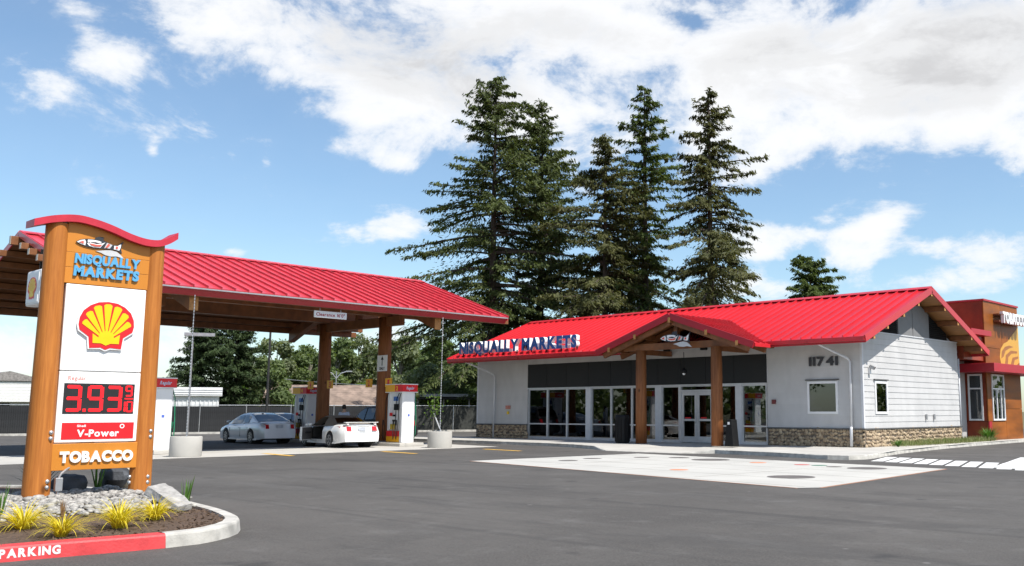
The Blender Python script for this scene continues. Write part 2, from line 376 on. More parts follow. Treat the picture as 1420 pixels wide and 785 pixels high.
LOGD = log_mat('stained_log', (.30, .115, .042), (.20, .07, .024))
BEAM = mat('stained_timber', (.215, .080, .026), .5, var=.16, scale=3, stretch=(1, 1, 1), bump=.1, bscale=30)
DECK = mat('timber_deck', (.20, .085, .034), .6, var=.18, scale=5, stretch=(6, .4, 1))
ENDLIT = mat('sunlit_timber_end', (.55, .26, .08), .6, var=.15, scale=9)  # brighter copy of the timber, sunlight put into the colour of beam ends
SIDE = mat('grey_lap_siding', (.525, .52, .52), .6, var=.05, detail=7, stretch=(1, 1, .5), scale=2, rnd=.02)
SIDEB = mat('wall_core', (.30, .31, .33), .7, var=.05)
DARKP = mat('charcoal_panel', (.026, .027, .028), .6, spec=.2, var=.05, scale=1.0, rnd=.05)
GABP = mat('grey_gable_panel', (.20, .20, .205), .6, var=.05)
BLACKM = mat('black_louvre', (.012, .012, .013), .7, var=.1, spec=.15)
ALU = mat('aluminium_frame', (.62, .63, .66), .35, metal=.55, var=.04)
WHT = mat('white_panel', (.83, .83, .83), .4, var=.015, scale=1)
WHTM = mat('white_enamel', (.78, .78, .79), .35, var=.03, scale=2)
STON = mat('river_stone', (.52, .41, .275), .75, var=.1, scale=5.0, col2=(.20, .14, .09), bump=.3, bscale=30, detail=2)
MORT = mat('mortar', (.17, .14, .11), .9, var=.2, scale=10)
CAPS = mat('stone_cap', (.10, .10, .10), .7, var=.15)
GLS = glass('shop_glass', (.8, .85, .85), .55)
GLD = glass('car_glass', (.5, .55, .55), .35)
STEEL = mat('galvanised_steel', (.55, .56, .57), .4, metal=.8, var=.08)
BLK = mat('black_plastic', (.011, .011, .012), .55, var=.1, spec=.2)
RUB = mat('rubber', (.022, .022, .022), .75, var=.15, scale=10)
ORNG = mat('ochre_sign_panel', (.565, .205, .018), .45, var=.06, scale=1.4, stretch=(1, 1, .3))
SKYB = mat('sky_blue_letter', (.10, .36, .62), .4, var=.02)
SHR = mat('sign_red', (.68, .012, .018), .4, var=.02)
SHY = mat('sign_yellow', (.86, .56, .0), .4, var=.02)
NAVY = mat('navy_letter_face', (.045, .14, .43), .4, var=.03)
LRED = mat('brick_letter', (.70, .11, .07), .5, var=.02)
GRYL = mat('silver_grey', (.56, .56, .57), .45, var=.03)
CHAR = mat('charcoal_paint', (.030, .034, .042), .45, var=.05)
LETK = mat('dark_number', (.035, .035, .04), .4, var=.05)

# ------------------------------------------------------------------ ground
def sheet(name, pts, z, m, kind='structure', parent=None, label=None):
    a = sum(pts[i][0]*pts[(i+1) % len(pts)][1]-pts[(i+1) % len(pts)][0]*pts[i][1] for i in range(len(pts)))
    if a < 0: pts = pts[::-1]
    o = MB().quad(*[(p[0], p[1], z) for p in pts]).build(name, m, parent, kind=kind if parent is None else None)
    if label: o['label'] = label
    return o
DIRT = mat('rough_grass_ground', (.085, .10, .035), .95, var=.25, scale=.35, col2=(.14, .115, .07), bump=.4, bscale=8, detail=8)
sheet('ground', [(-2500, -2500), (2500, -2500), (2500, 2500), (-2500, 2500)], -.03, DIRT, label='rough grass and dirt land beyond the station')
lot = sheet('asphalt_lot', [(-72, -40), (60, -40), (60, 110), (-12, 110), (-55.5, 54), (-68, 24)], 0.0, ASPH, label='dark grey asphalt forecourt')
# shallow seams where paving passes meet
pad = sheet('concrete_pad', [(-31.5, 8), (-31.5, 27.6), (-37.6, 28.4), (-37.6, 8)], .006, CONC, label='concrete fuelling pad under the canopy')
for (x, y) in ((-32.7, 17.6), (-31.0, 21.4), (-29.9, 25.4)):
    MB().quad((x, y-.10, .010), (x+2.5, y-.42, .010), (x+2.5, y-.17, .010), (x, y+.16, .010)).build('yellow_marking', YELP, lot)
A_, B_, C_, D1, D2 = (-23.08, 19.12), (-22.6, 26.35), (-10.55, 24.66), (-9.87, 17.01), (-10.15, 16.65)
apron = sheet('concrete_apron', [A_, B_, C_, D1, D2], .008, CONCW, label='pale concrete apron with inlaid rounds in front of the entrance')
RUST = mat('rust_stain_edge', (.40, .20, .12), .8, var=.1)
MB().bar((A_[0], A_[1]-.02, .004), (D2[0], D2[1]-.02, .004), .07, .006).build('stained_edge', RUST, apron)
MB().bar((D1[0]+.02, D1[1], .004), (C_[0]+.02, C_[1], .004), .06, .006).build('stained_edge', RUST, apron)
DISC = mat('dark_inlay', (.135, .12, .11), .7, var=.15, scale=3)
TERR = mat('terracotta_inlay', (.62, .23, .12), .7, var=.1); GRN = mat('green_inlay', (.09, .20, .14), .7, var=.1); REDI = mat('red_inlay', (.50, .10, .09), .7, var=.1)
for (x, y, r, m) in ((-11.93, 19.3, .55, DISC), (-12.2, 23.5, .52, DISC), (-18.0, 24.45, .60, DISC), (-15.55, 19.75, .24, TERR), (-15.95, 24.0, .25, TERR),
                     (-14.4, 23.88, .22, REDI), (-13.83, 23.86, .22, GRN), (-13.2, 23.55, .21, DISC), (-19.6, 24.9, .34, DISC), (-21.3, 22.6, .30, DISC), (-21.0, 21.2, .30, DISC), (-20.6, 24.2, .26, DISC)):
    MB().lathe([(r, .0), (r, .004)], (x, y, .0085), 28).build('inlay_disc', m, apron)
for k in range(5):
    y = 18.4+k*1.6
    MB().bar((-22.9, y+.3, .0085), (-10.2, y-1.4, .0085), .012, .002).build('control_joint', MORT, apron)
for k in range(3):
    MB().bar((-19.8+k*3.1, 18.7-k*.42, .0085), (-19.4+k*3.1, 25.8-k*.42, .0085), .012, .002).build('control_joint', MORT, apron)
# crosswalk: bars stepping along the kerb towards the right
xw = thing('crosswalk', 'white bar crosswalk painted beside the shop corner', None, (-13, 28, 0), kind='structure')
for k in range(10):
    f = k
    bx, by = -13.7+f*.545, 27.05-f*.19
    MB().quad((bx-.20, by-.02, .005), (bx+.17, by+.06, .005), (bx-.71, by+2.9, .005), (bx-1.08, by+2.85, .005)).build('painted_bar', WHITEP, xw)
MB().quad((-9.9, 26.2, .0052), (-5, 24.6, .0052), (-5.8, 31.5, .0052), (-11.3, 32.4, .0052)).build('painted_block', WHITEP, xw)

# ------------------------------------------------------------------ walkway with kerb along the shop
WK = [(-43.5, 29.9), (-35.8, 29.75), (-33.4, 29.65), (-30.5, 29.5), (-28.6, 29.1), (-26.6, 28.3)]
WK2 = [(-20.6, 28.25), (-18.2, 27.9), (-16.6, 27.45), (-15.4, 27.1), (-14.75, 27.25), (-14.55, 27.9), (-14.75, 29.2), (-15.5, 32.3), (-16.2, 37.5), (-16.55, 42), (-16.8, 49), (-17.0, 60)]
mb = MB()
front = WK + [(-25.2, 27.5), (-21.6, 27.5)] + WK2
zz = [.13]*len(WK) + [.012, .012] + [.13]*len(WK2)
n = len(front)
for i in range(n-1):
    (x0, y0), (x1, y1) = front[i], front[i+1]
    if x1 > -16.5: break
    mb.quad((x0, y0, zz[i]), (x1, y1, zz[i+1]), (x1, 33.9, .13), (x0, 33.9, .13))
walk = mb.build('walkway', CONC, kind='structure'); walk['label'] = 'concrete walkway along the shop front'
MB().quad(*[(x, y, .13) for x, y in [(-16.6, 27.45), (-15.4, 27.1), (-14.75, 27.25), (-14.55, 27.9), (-14.75, 29.2), (-15.5, 32.3), (-16.2, 37.5), (-16.55, 42), (-16.8, 49), (-17.0, 60), (-17.7, 60), (-17.7, 33.9), (-16.6, 33.9)]]).build('side_slab', CONC, walk)
def kerb_run(pts, w, z1, m, name, parent, inner=1, z0=-.02, kind=None, zs=None):
    """kerb stone swept along pts; outer top edge slightly rounded; inner=+1 puts its width to the left of travel"""
    mb = MB(); P = [Vector((p[0], p[1], 0)) for p in pts]; rows = []
    for i, p in enumerate(P):
        d = (P[min(i+1, len(P)-1)]-P[max(i-1, 0)]).normalized(); nrm = Vector((-d.y, d.x, 0))*inner
        zt = zs[i] if zs else z1
        rows.append([p-nrm*.018+Vector((0, 0, z0)), p+Vector((0, 0, zt-.030)), p+nrm*.010+Vector((0, 0, zt-.010)), p+nrm*.03+Vector((0, 0, zt)), p+nrm*w+Vector((0, 0, zt)), p+nrm*w+Vector((0, 0, z0))])
    for i in range(len(rows)-1):
        for j in range(5): mb.quad(rows[i][j], rows[i+1][j], rows[i+1][j+1], rows[i][j+1]) if inner < 0 else mb.quad(rows[i][j+1], rows[i+1][j+1], rows[i+1][j], rows[i][j])
    mb.quad(*rows[0]); mb.quad(*rows[-1][::-1])
    return mb.build(name, m, parent, kind=kind)
def dense(pts, step=.35):
    """Catmull-Rom resample"""
    P = [Vector((p[0], p[1], 0)) for p in pts]; out = []
    for i in range(len(P)-1):
        p0, p1, p2, p3 = P[max(i-1, 0)], P[i], P[i+1], P[min(i+2, len(P)-1)]; k = max(1, int((p2-p1).length/step))
        for j in range(k):
            t = j/k; out.append(.5*((2*p1)+(p2-p0)*t+(2*p0-5*p1+4*p2-p3)*t*t+(3*p1-p0-3*p2+p3)*t**3))
    out.append(P[-1]); return [(p.x, p.y) for p in out]
kerb_run(dense(WK, .6), .16, .142, KERB, 'kerb', walk)
kerb_run(dense(WK2, .6), .16, .142, KERB, 'kerb', walk)
kerb_run([(-26.6, 28.3), (-25.9, 27.85), (-25.2, 27.48), (-23.4, 27.46), (-21.6, 27.48), (-21.1, 27.85), (-20.6, 28.25)], .16, .14, KERB, 'kerb_ramp_edge', walk, zs=[.14, .07, .016, .016, .016, .07, .14])

# ------------------------------------------------------------------ planted island of the price sign
ISL = [(-11.6, -1.5), (-11.35, 2.5), (-11.06, 4.85)]
ISL2 = [(-11.06, 4.85), (-11.10, 5.25), (-11.42, 5.75), (-12.0, 6.18), (-13.0, 6.5), (-14.2, 6.72), (-16.8, 7.12), (-18.6, 6.95), (-20.3, 6.2), (-21.6, 4.6), (-22.2, 2.0), (-22.2, -1.5)]
red = kerb_run(dense(ISL, .5), .17, .158, REDP, 'painted_kerb', None, kind='structure'); red['label'] = 'red painted kerb with white PARKING stencil'
ik = kerb_run(dense(ISL2, .25), .17, .158, KERB, 'island_kerb', None, kind='structure'); ik['label'] = 'pale concrete kerb round the end of the sign island'
STENC = mat('stencil_white', (.72, .70, .70), .7, var=.12, scale=18)
kp = dense(ISL, .1); kx = lambda y: float(np.interp(y, [p[1] for p in kp], [p[0] for p in kp]))
kd = Vector((kx(3.86)-kx(3.30), .56, 0)).normalized(); kn = kd.cross(Vector((0, 0, 1)))
word('PARKING', Vector((kx(3.30), 3.30, .036))+kn*.0125, kd, Vector((0, 0, 1))-kn*.118, .09, .545, .0025, STENC, red, 'stencil_letter', bold=.05, gap=.15)
MULC = mat('bark_mulch', (.135, .085, .055), .95, var=.2, scale=22, col2=(.05, .032, .022), bump=1.0, bscale=50, detail=6)
inner = dense(ISL, .5) + dense(ISL2, .25)[1:]
mb = MB(); cx, cy = -16.5, 3.0
# gently mounded mulch bed, rings from the kerb inwards
rings = []
for k, (f, z) in enumerate(((.985, .120), (.93, .135), (.82, .16), (.6, .19), (.3, .20))):
    rings.append([(cx+(x-cx)*f, cy+(y-cy)*f, z+random.uniform(-.012, .012)) for x, y in inner])
for a, b in zip(rings, rings[1:]):
    for i in range(len(inner)-1): mb.quad(a[i], a[i+1], b[i+1], b[i])
mb.quad(*rings[-1])
bed = mb.build('mulch_bed', MULC, kind='structure', smooth=True); bed['label'] = 'bark mulch planting bed inside the kerbed island'
def bedz(x, y): return .165

# ------------------------------------------------------------------ island: chips, pebbles, boulders, plants
def soup(name, V, F, m, parent=None, kind=None, smooth=False):
    """V (n,3) array, F (k,m) int array"""
    me = bpy.data.meshes.new(name); V = np.asarray(V, np.float32); F = np.asarray(F, np.int32); k = F.shape[1]
    me.vertices.add(len(V)); me.vertices.foreach_set('co', V.ravel()); me.loops.add(F.size); me.loops.foreach_set('vertex_index', F.ravel())
    me.polygons.add(len(F)); me.polygons.foreach_set('loop_start', np.arange(0, F.size, k, dtype=np.int32))
    me.update(calc_edges=True); me.validate()
    if smooth: me.polygons.foreach_set('use_smooth', np.ones(len(F), bool))
    return link(name, me, m, parent, kind=kind)
def quads_from(c, a, b):
    """centres c, half-axes a, b (n,3) -> quad soup"""
    V = np.stack([c-a-b, c+a-b, c+a+b, c-a+b], 1).reshape(-1, 3); return V, np.arange(len(V)).reshape(-1, 4)
def leaf_from(c, a, b):
    """pointed leaf: base, two shoulders, tip"""
    V = np.stack([c-a, c-a*.1+b, c+a, c-a*.1-b], 1).reshape(-1, 3); return V, np.arange(len(V)).reshape(-1, 4)
def unit(v): return v/np.maximum(np.linalg.norm(v, axis=-1, keepdims=True), 1e-9)
inside = [(x, y) for x, y in inner]
def in_poly(x, y, poly):
    r = False; j = len(poly)-1
    for i in range(len(poly)):
        if (poly[i][1] > y) != (poly[j][1] > y) and x < (poly[j][0]-poly[i][0])*(y-poly[i][1])/(poly[j][1]-poly[i][1])+poly[i][0]: r = not r
        j = i
    return r
pts = []
while len(pts) < 2600:
    x, y = random.uniform(-14.2, -11.2), random.uniform(1.6, 6.4)
    if in_poly(x+.12*(x+16)*.12, y*1.03, inside) and in_poly(x, y, inside): pts.append((x, y))
P = np.array([(x, y, .135+.02*random.random()+.012*max(0, -11.5-x)) for x, y in pts])
a = unit(rng.normal(size=P.shape)*[1, 1, .35])*rng.uniform(.008, .030, (len(P), 1)); b = unit(np.cross(a, rng.normal(size=P.shape)))*rng.uniform(.003, .008, (len(P), 1))
CHIP = mat('bark_chip', (.16, .10, .062), .9, var=.3, scale=60, col2=(.06, .038, .026))
o = soup('mulch_chips', *quads_from(P, a, b), CHIP, kind='stuff'); o['label'] = 'loose bark chips over the island planting bed'; o['category'] = 'mulch'
PEB = mat('pale_pebble', (.44, .42, .385), .8, var=.1, scale=19, col2=(.15, .142, .13), bump=.2, bscale=40, detail=1)
mb = MB(); n = 0
while n < 3400:
    x, y = random.uniform(-17.6, -13.1), random.uniform(2.6, 6.75)
    if not in_poly(x, y, inside) or (x > -14.0 and random.random() < (x+14.0)/.7): continue
    if y > 6.3 and x > -14.6: continue
    r = random.uniform(.02, .045) if random.random() < .9 else random.uniform(.05, .085)
    mb.ell((x, y, .185+random.uniform(0, .03)+.3*r), (r*random.uniform(.8, 1.5), r, r*.6), 6, 4, .12, Matrix.Rotation(random.uniform(0, 6.3), 3, 'Z')); n += 1
o = mb.build('river_pebbles', PEB, kind='stuff', smooth=True); o['label'] = 'pale river pebbles spread round the sign posts'; o['category'] = 'pebbles'
def rock(name, loc, size, m, label, seed, rot=(0, 0, 0), flat=1.0):
    random.seed(seed); mb = MB(); M3 = Matrix.Rotation(rot[2], 3, 'Z') @ Matrix.Rotation(rot[1], 3, 'Y') @ Matrix.Rotation(rot[0], 3, 'X')
    mb.ell((0, 0, 0), (1, 1, 1), 14, 10)
    nr = [(Vector((random.gauss(0, 1), random.gauss(0, 1), random.gauss(0, 1))).normalized(), random.uniform(.55, .85)) for _ in range(11)]
    V = []
    for v in mb.v:
        v = Vector(v)
        for d, h in nr:
            k = v.dot(d)
            if k > h: v = v-d*(k-h)*.92
        v = v*(1+random.uniform(-.02, .02))
        V.append(tuple(M3 @ Vector((v.x*size[0], v.y*size[1], v.z*size[2]))))
    mb.v = V; o = mb.build(name, m, None); o.location = loc; smooth_angle(o, 28); return tag(o, label, 'rock')
GRAN = mat('grey_granite', (.37, .355, .335), .85, var=.2, scale=9, bump=.6, bscale=25, detail=8)
DKRK = mat('dark_basalt', (.075, .08, .09), .85, var=.3, scale=5, bump=.6, bscale=20, detail=8)
TANR = mat('tan_stone', (.46, .40, .31), .85, var=.2, scale=7, bump=.5, bscale=22, detail=8)
mb = MB(); A0, A1 = Vector((-13.38, 6.10, .16)), Vector((-14.15, 6.02, .36)); sd_ = Vector((-.08, .36, .02)); up_ = Vector((.04, 0, .12))
sl_ = [A0-sd_*.35, A0+sd_*.30, A1+sd_*.42, A1-sd_*.45, A0-sd_*.3+up_*.55, A0+sd_*.26+up_*.7, A1+sd_*.36+up_*1.0, A1-sd_*.36+up_*.9]
mb.v = [tuple(v) for v in sl_]; mb.f = [(3, 2, 1, 0), (4, 5, 6, 7), (0, 1, 5, 4), (1, 2, 6, 5), (2, 3, 7, 6), (3, 0, 4, 7)]
o = mb.build('boulder', GRAN, None); q_ = o.modifiers.new('sub', 'SUBSURF'); q_.subdivision_type = 'SIMPLE'; q_.levels = q_.render_levels = 4
tx = bpy.data.textures.new('chip', 'CLOUDS'); tx.noise_scale = .22; q_ = o.modifiers.new('rough', 'DISPLACE'); q_.texture = tx; q_.strength = .06; q_.texture_coords = 'LOCAL'
tag(o, 'long flat grey slab of rock leaning at the right end of the bed', 'rock')
rock('boulder', (-12.85, 3.50, .28), (.26, .24, .27), GRAN, 'pale rounded boulder cut by the left edge beside yellow grass', 5)
rock('boulder', (-17.4, 6.05, .30), (.42, .30, .20), DKRK, 'dark basalt boulder behind the pebbles between the sign posts', 8)
rock('boulder', (-18.0, 6.95, .33), (.42, .26, .24), DKRK, 'dark basalt boulder under the irises near the right sign post', 12)
rock('boulder', (-18.0, 7.15, .36), (.20, .19, .27), TANR, 'tan upright stone beside the dark boulder near the right sign post', 21)
rock('boulder', (-17.6, 4.35, .26), (.36, .25, .18), DKRK, 'dark low boulder left of the left sign post', 33)
random.seed(5)
def blade_plant(name, loc, n, length, width, lean, bend, m, label, cat, seed, group=None, jl=.35):
    g = np.random.default_rng(seed); V, F = [], []
    for i in range(n):
        az_ = g.uniform(0, 2*math.pi); ln = length*g.uniform(1-jl, 1.1); le = lean*g.uniform(.15, 1.0)
        d = np.array([math.cos(az_), math.sin(az_), 0]); s_ = np.array([-d[1], d[0], 0])*width*g.uniform(.7, 1.2); p = d*g.uniform(0, .05)*length*2.2; p[2] = 0; ang = le; base = len(V); k = 6
        for j in range(k+1):
            w = s_*(1-(j/k)**2.2)*.5+s_*.02
            V += [p-w, p+w]
            p = p+ln/k*(d*math.sin(ang)+np.array([0, 0, math.cos(ang)])); ang += bend*g.uniform(.6, 1.3)/k
        F += [(base+2*j, base+2*j+1, base+2*j+3, base+2*j+2) for j in range(k)]
    o = soup(name, np.array(V), np.array(F), m); o.location = loc; return tag(o, label, cat, group)
YG = mat('golden_blade', (.78, .60, .045), .5, var=.2, scale=9, col2=(.58, .50, .04), trans=.35)
GG = mat('green_blade', (.10, .22, .035), .5, var=.2, scale=8, trans=.3)
DG = mat('dark_strap_leaf', (.030, .06, .022), .5, var=.2, scale=8, trans=.2)
TG = mat('tan_sedge', (.30, .17, .07), .6, var=.2, scale=8)
for (x, y, k, lab, s_) in ((-12.55, 3.90, 1.0, 'golden sedge clump nearest the pale left boulder', 1), (-11.72, 4.02, .86, 'golden sedge clump closest to the red painted kerb', 2), (-12.0, 4.72, 1.05, 'golden sedge clump in the middle of the bed front', 3), (-12.6, 5.38, .9, 'golden sedge clump against the long grey slab of rock', 4)):
    blade_plant('golden_sedge', (x, y, .14), int(190*k), .52*k, .013, .80, 1.7, YG, lab, 'grass', s_, 'golden sedges along the island kerb')
blade_plant('tan_sedge', (-13.3, 4.55, .17), 40, .24, .008, .16, .1, TG, 'small upright tan sedge standing among the pebbles', 'grass', 11)
for (x, y, h, nn, lab, s_) in ((-14.35, 3.55, .52, 14, 'tall green iris leaves at the left edge in front of the left post', 21), (-14.0, 4.05, .48, 14, 'green iris leaves just left of the first golden sedge', 22), (-17.9, 6.62, .62, 12, 'green iris leaves behind the sign between its posts', 23), (-14.35, 6.55, .44, 12, 'green iris leaves at the tip of the island by the slab rock', 24)):
    blade_plant('iris', (x, y, .15), nn, h, .032, .30, .12, GG, lab, 'iris', s_)
blade_plant('iris', (-18.1, 6.85, .18), 12, .60, .032, .28, .12, DG, 'dark iris leaves over the dark boulder', 'iris', 27)
blade_plant('lily', (-17.9, 5.75, .18), 30, .62, .03, .9, .5, DG, 'dark strap leaved plant behind the left sign post', 'plant', 25)
blade_plant('lily', (-20.6, 4.75, .15), 60, .55, .03, .6, .9, DG, 'dark bushy strap leaved plant at the far left edge of the island', 'plant', 26)
blade_plant('lily', (-17.6, 6.2, .17), 30, .3, .03, .9, .8, GG, 'low green leafy plant between the dark boulders', 'plant', 29)

# ------------------------------------------------------------------ price sign (faces +X)
SX = -16.5
sg = thing('price_sign', 'tall roadside price sign on two peeled log posts with wavy red cap', 'sign', (SX, 6.0, .15))
FX = SX+.08                                            # face plane of the panels
YA, YZ = (0, 1, 0), (0, 0, 1)
for (y, r0, r1, zt) in ((5.255, .185, .155, 4.42), (6.765, .165, .142, 4.30)):
    prof = [(r0*1.02, .05), (r0, .6), ((r0+r1)/2*1.01, 2.0), (r1*1.02, 3.4), (r1, zt)]
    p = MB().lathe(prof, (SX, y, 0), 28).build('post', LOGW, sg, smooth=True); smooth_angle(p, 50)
    for z in (1.09, 1.18, .36, .45):
        MB().ell((SX+r0-.02, y+.09*(1 if y < 6 else .6), z), (.03, .034, .034), 10, 6).build('bolt', STEEL, p, smooth=True)
        if y > 6: MB().ell((SX+.02, y-r0-.01, z), (.034, .03, .034), 10, 6).build('bolt', STEEL, p, smooth=True)
y0, y1 = 5.425, 6.635
def face_panel(name, m, z0, z1, x0=-.09, x1=0.0, ya=y0, yb=y1, bev=.012):
    return MB().box(FX+x0, FX+x1, ya, yb, z0, z1).build(name, m, sg, bevel=bev)
# top panel with boards and a wavy head
def capz(y):
    k = [(4.86, 4.30), (5.15, 4.40), (5.48, 4.455), (5.75, 4.425), (6.0, 4.365), (6.3, 4.265), (6.55, 4.215), (6.75, 4.225), (6.92, 4.295), (7.06, 4.40)]
    for i in range(len(k)-1):
        if k[i][0] <= y <= k[i+1][0]:
            p0, p1, p2, p3 = k[max(i-1, 0)], k[i], k[i+1], k[min(i+2, len(k)-1)]; t = (y-p1[0])/(p2[0]-p1[0])
            m1 = (p2[1]-p0[1])/(p2[0]-p0[0])*(p2[0]-p1[0]); m2 = (p3[1]-p1[1])/(p3[0]-p1[0])*(p2[0]-p1[0])
            return p1[1]*(2*t**3-3*t*t+1)+m1*(t**3-2*t*t+t)+p2[1]*(-2*t**3+3*t*t)+m2*(t**3-t*t)
    return k[-1][1]
for a, b in ((3.495, 3.745), (3.75, 3.985), (3.99, None)):
    if b: MB().box(FX-.06, FX, y0-.035, y1+.02, a, b).build('name_board', ORNG, sg, bevel=.003)
    else:
        ys = np.linspace(y0-.035, y1+.02, 18); prof = [(y0-.035, a), (y1+.02, a)]+[(y, capz(y)-.002) for y in ys[::-1]]
        MB().prism(prof, (0, 0, 0), YA, YZ, (1, 0, 0), FX-.06, FX).build('name_board', ORNG, sg)
ys = np.linspace(4.88, 7.05, 40)
cap = MB(); top = [(y, capz(y)+.112) for y in ys]; bot = [(y, capz(y)) for y in ys]
for i in range(39):
    p = [bot[i], bot[i+1], top[i+1], top[i]]; x0c, x1c = SX-.19, SX+.19
    cap.quad((x1c, *p[0]), (x1c, *p[1]), (x1c, *p[2]), (x1c, *p[3])); cap.quad((x0c, *p[3]), (x0c, *p[2]), (x0c, *p[1]), (x0c, *p[0]))
    cap.quad((x1c, *p[3]), (x1c, *p[2]), (x0c, *p[2]), (x0c, *p[3])); cap.quad((x0c, *p[0]), (x0c, *p[1]), (x1c, *p[1]), (x1c, *p[0]))
for e in (0, 39): cap.quad((SX-.19, *bot[e]), (SX+.19, *bot[e]), (SX+.19, *top[e]), (SX-.19, *top[e]))
cp = cap.build('wavy_cap', mat('red_cap', (.52, .022, .045), .4, var=.05), sg)
word('NISQUALLY', (FX, 5.505, 3.815), YA, YZ, .158, .985, .035, SKYB, sg, 'letter', bold=.055, shear=.05, gap=.03)
word('MARKETS', (FX, 5.500, 3.615), YA, YZ, .165, .985, .035, SKYB, sg, 'letter', bold=.058, shear=.05, gap=.03)
# salmon emblem, flat layers on a cut-out
def fish(o, ax, ay, an, L, parent, d0=0.0):
    """stylised salmon, nose at the left, o = nose point"""
    def lay(name, pts, m, k): MB().prism([(x*L, y*L) for x, y in pts], o, ax, ay, an, d0+k*.006*L*2, d0+(k+1)*.006*L*2).build(name, m, parent)
    lay('belly_fin', [(.42, -.155), (.52, -.135), (.62, -.115), (.74, -.10), (.86, -.12), (.94, -.175), (1.02, -.255), (.86, -.225), (.75, -.24), (.62, -.225), (.54, -.185)], GRYL, 0)
    lay('fish_body', [(0, 0), (.08, .055), (.17, .085), (.28, .10), (.40, .095), (.38, .13), (.46, .17), (.57, .165), (.55, .10), (.66, .06), (.76, .025), (.86, .02), (.93, .085), (.99, .13), (.95, .03), (.945, -.05), (.97, -.16), (.90, -.115), (.82, -.09), (.72, -.085), (.58, -.09), (.40, -.10), (.22, -.085), (.08, -.045)], CHAR, 1)
    lay('head_patch', [(.018, 0), (.09, .045), (.175, .07), (.20, .02), (.19, -.06), (.10, -.038)], WHT, 2)
    lay('cheek_patch', [(.06, 0), (.15, .038), (.155, -.03)], LRED, 3)
    lay('back_patch', [(.235, .075), (.33, .083), (.46, .075), (.52, .055), (.50, .02), (.40, .038), (.30, .028), (.265, -.01), (.235, .03)], WHT, 2)
    lay('flank_patch', [(.225, -.012), (.27, -.06), (.36, -.08), (.50, -.078), (.545, -.01), (.60, .055), (.50, .012), (.42, -.005), (.32, .01), (.27, .02)], WHT, 2)
    lay('flank_red', [(.275, -.008), (.31, -.042), (.39, -.06), (.495, -.052), (.53, .0), (.43, -.022), (.34, -.012)], LRED, 3)
    lay('side_patch', [(.585, -.075), (.70, -.07), (.75, .015), (.635, .052)], GRYL, 2)
    lay('side_red', [(.605, -.06), (.645, -.058), (.70, .018), (.66, .034)], LRED, 3)
    lay('tail_patch', [(.785, -.075), (.90, -.09), (.925, -.03), (.94, .07), (.86, .005), (.79, .008)], WHT, 2)
    lay('tail_red', [(.82, -.055), (.865, -.06), (.87, -.01), (.825, -.004)], LRED, 3)
fish((FX+.004, 5.505, 4.155), YA, YZ, (1, 0, 0), .72, sg)
# shell panel
wp = face_panel('white_panel', WHT, 2.13, 3.485)
MB().box(FX-.12, FX-.09, y0-.02, y1+.02, 1.015, 3.49).build('panel_back', GUT, sg)
def pecten(o, ax, ay, an, W, parent, k0=0.0, bg_=True):
    """scallop emblem: white rim, red field, yellow ribs; W = width"""
    half = [(.17, .435), (.31, .37), (.425, .265), (.485, .13), (.498, .0), (.475, -.105), (.31, -.225), (.285, -.44), (.085, -.425)]
    def outline(s):
        pts = [(0, .455)]+half+[(0, -.465)]+[(-x, y) for x, y in half[::-1]]; out = []
        for i, p in enumerate(pts):
            a, b = Vector(pts[i-1]), Vector(pts[(i+1) % len(pts)]); d = (b-a).normalized(); out.append((p[0]-d.y*s, p[1]+d.x*s))
        return out
    sc = lambda q: [(x*W, y*W) for x, y in q]
    if bg_: MB().prism(sc(outline(.028)), o, ax, ay, an, k0, k0+.035).build('shell_rim', WHT, parent)
    MB().prism(sc(outline(0)), o, ax, ay, an, k0+.001, k0+.042 if bg_ else k0+.006).build('shell_field', SHR, parent)
    top_ = k0+.048 if bg_ else k0+.010
    for i in range(7):
        k = i-3; a = R(90-k*16.2); da = R(6.3); rt = (.71, .695, .64, .555)[abs(k)]; cb = (0, -.30); rb = .12
        pts = [(cb[0]+rb*math.cos(a+da*.9), cb[1]+rb*math.sin(a+da*.9)), (cb[0]+rb*math.cos(a-da*.9), cb[1]+rb*math.sin(a-da*.9))]
        for j in range(5):
            b = a-da+2*da*j/4; q = rt*(1 if 0 < j < 4 else .965); pts.append((cb[0]+q*math.cos(b), cb[1]+q*math.sin(b)))
        MB().prism(sc(pts), o, ax, ay, an, k0+.002, top_).build('shell_rib', SHY, parent)
    base = [(-.235, -.345), (-.245, -.165), (-.14, -.235), (.14, -.235), (.245, -.165), (.235, -.345), (.085, -.345), (0, -.385), (-.085, -.345)]
    MB().prism(sc(base), o, ax, ay, an, k0+.002, top_+.001).build('shell_hinge', SHY, parent)
    MB().prism(sc([(-.14, -.24), (.14, -.24), (.12, -.15), (0, -.10), (-.12, -.15)]), o, ax, ay, an, k0+.002, top_+.0015).build('shell_hinge', SHY, parent)
pecten((FX, 6.045, 2.86), YA, YZ, (1, 0, 0), .835, sg)
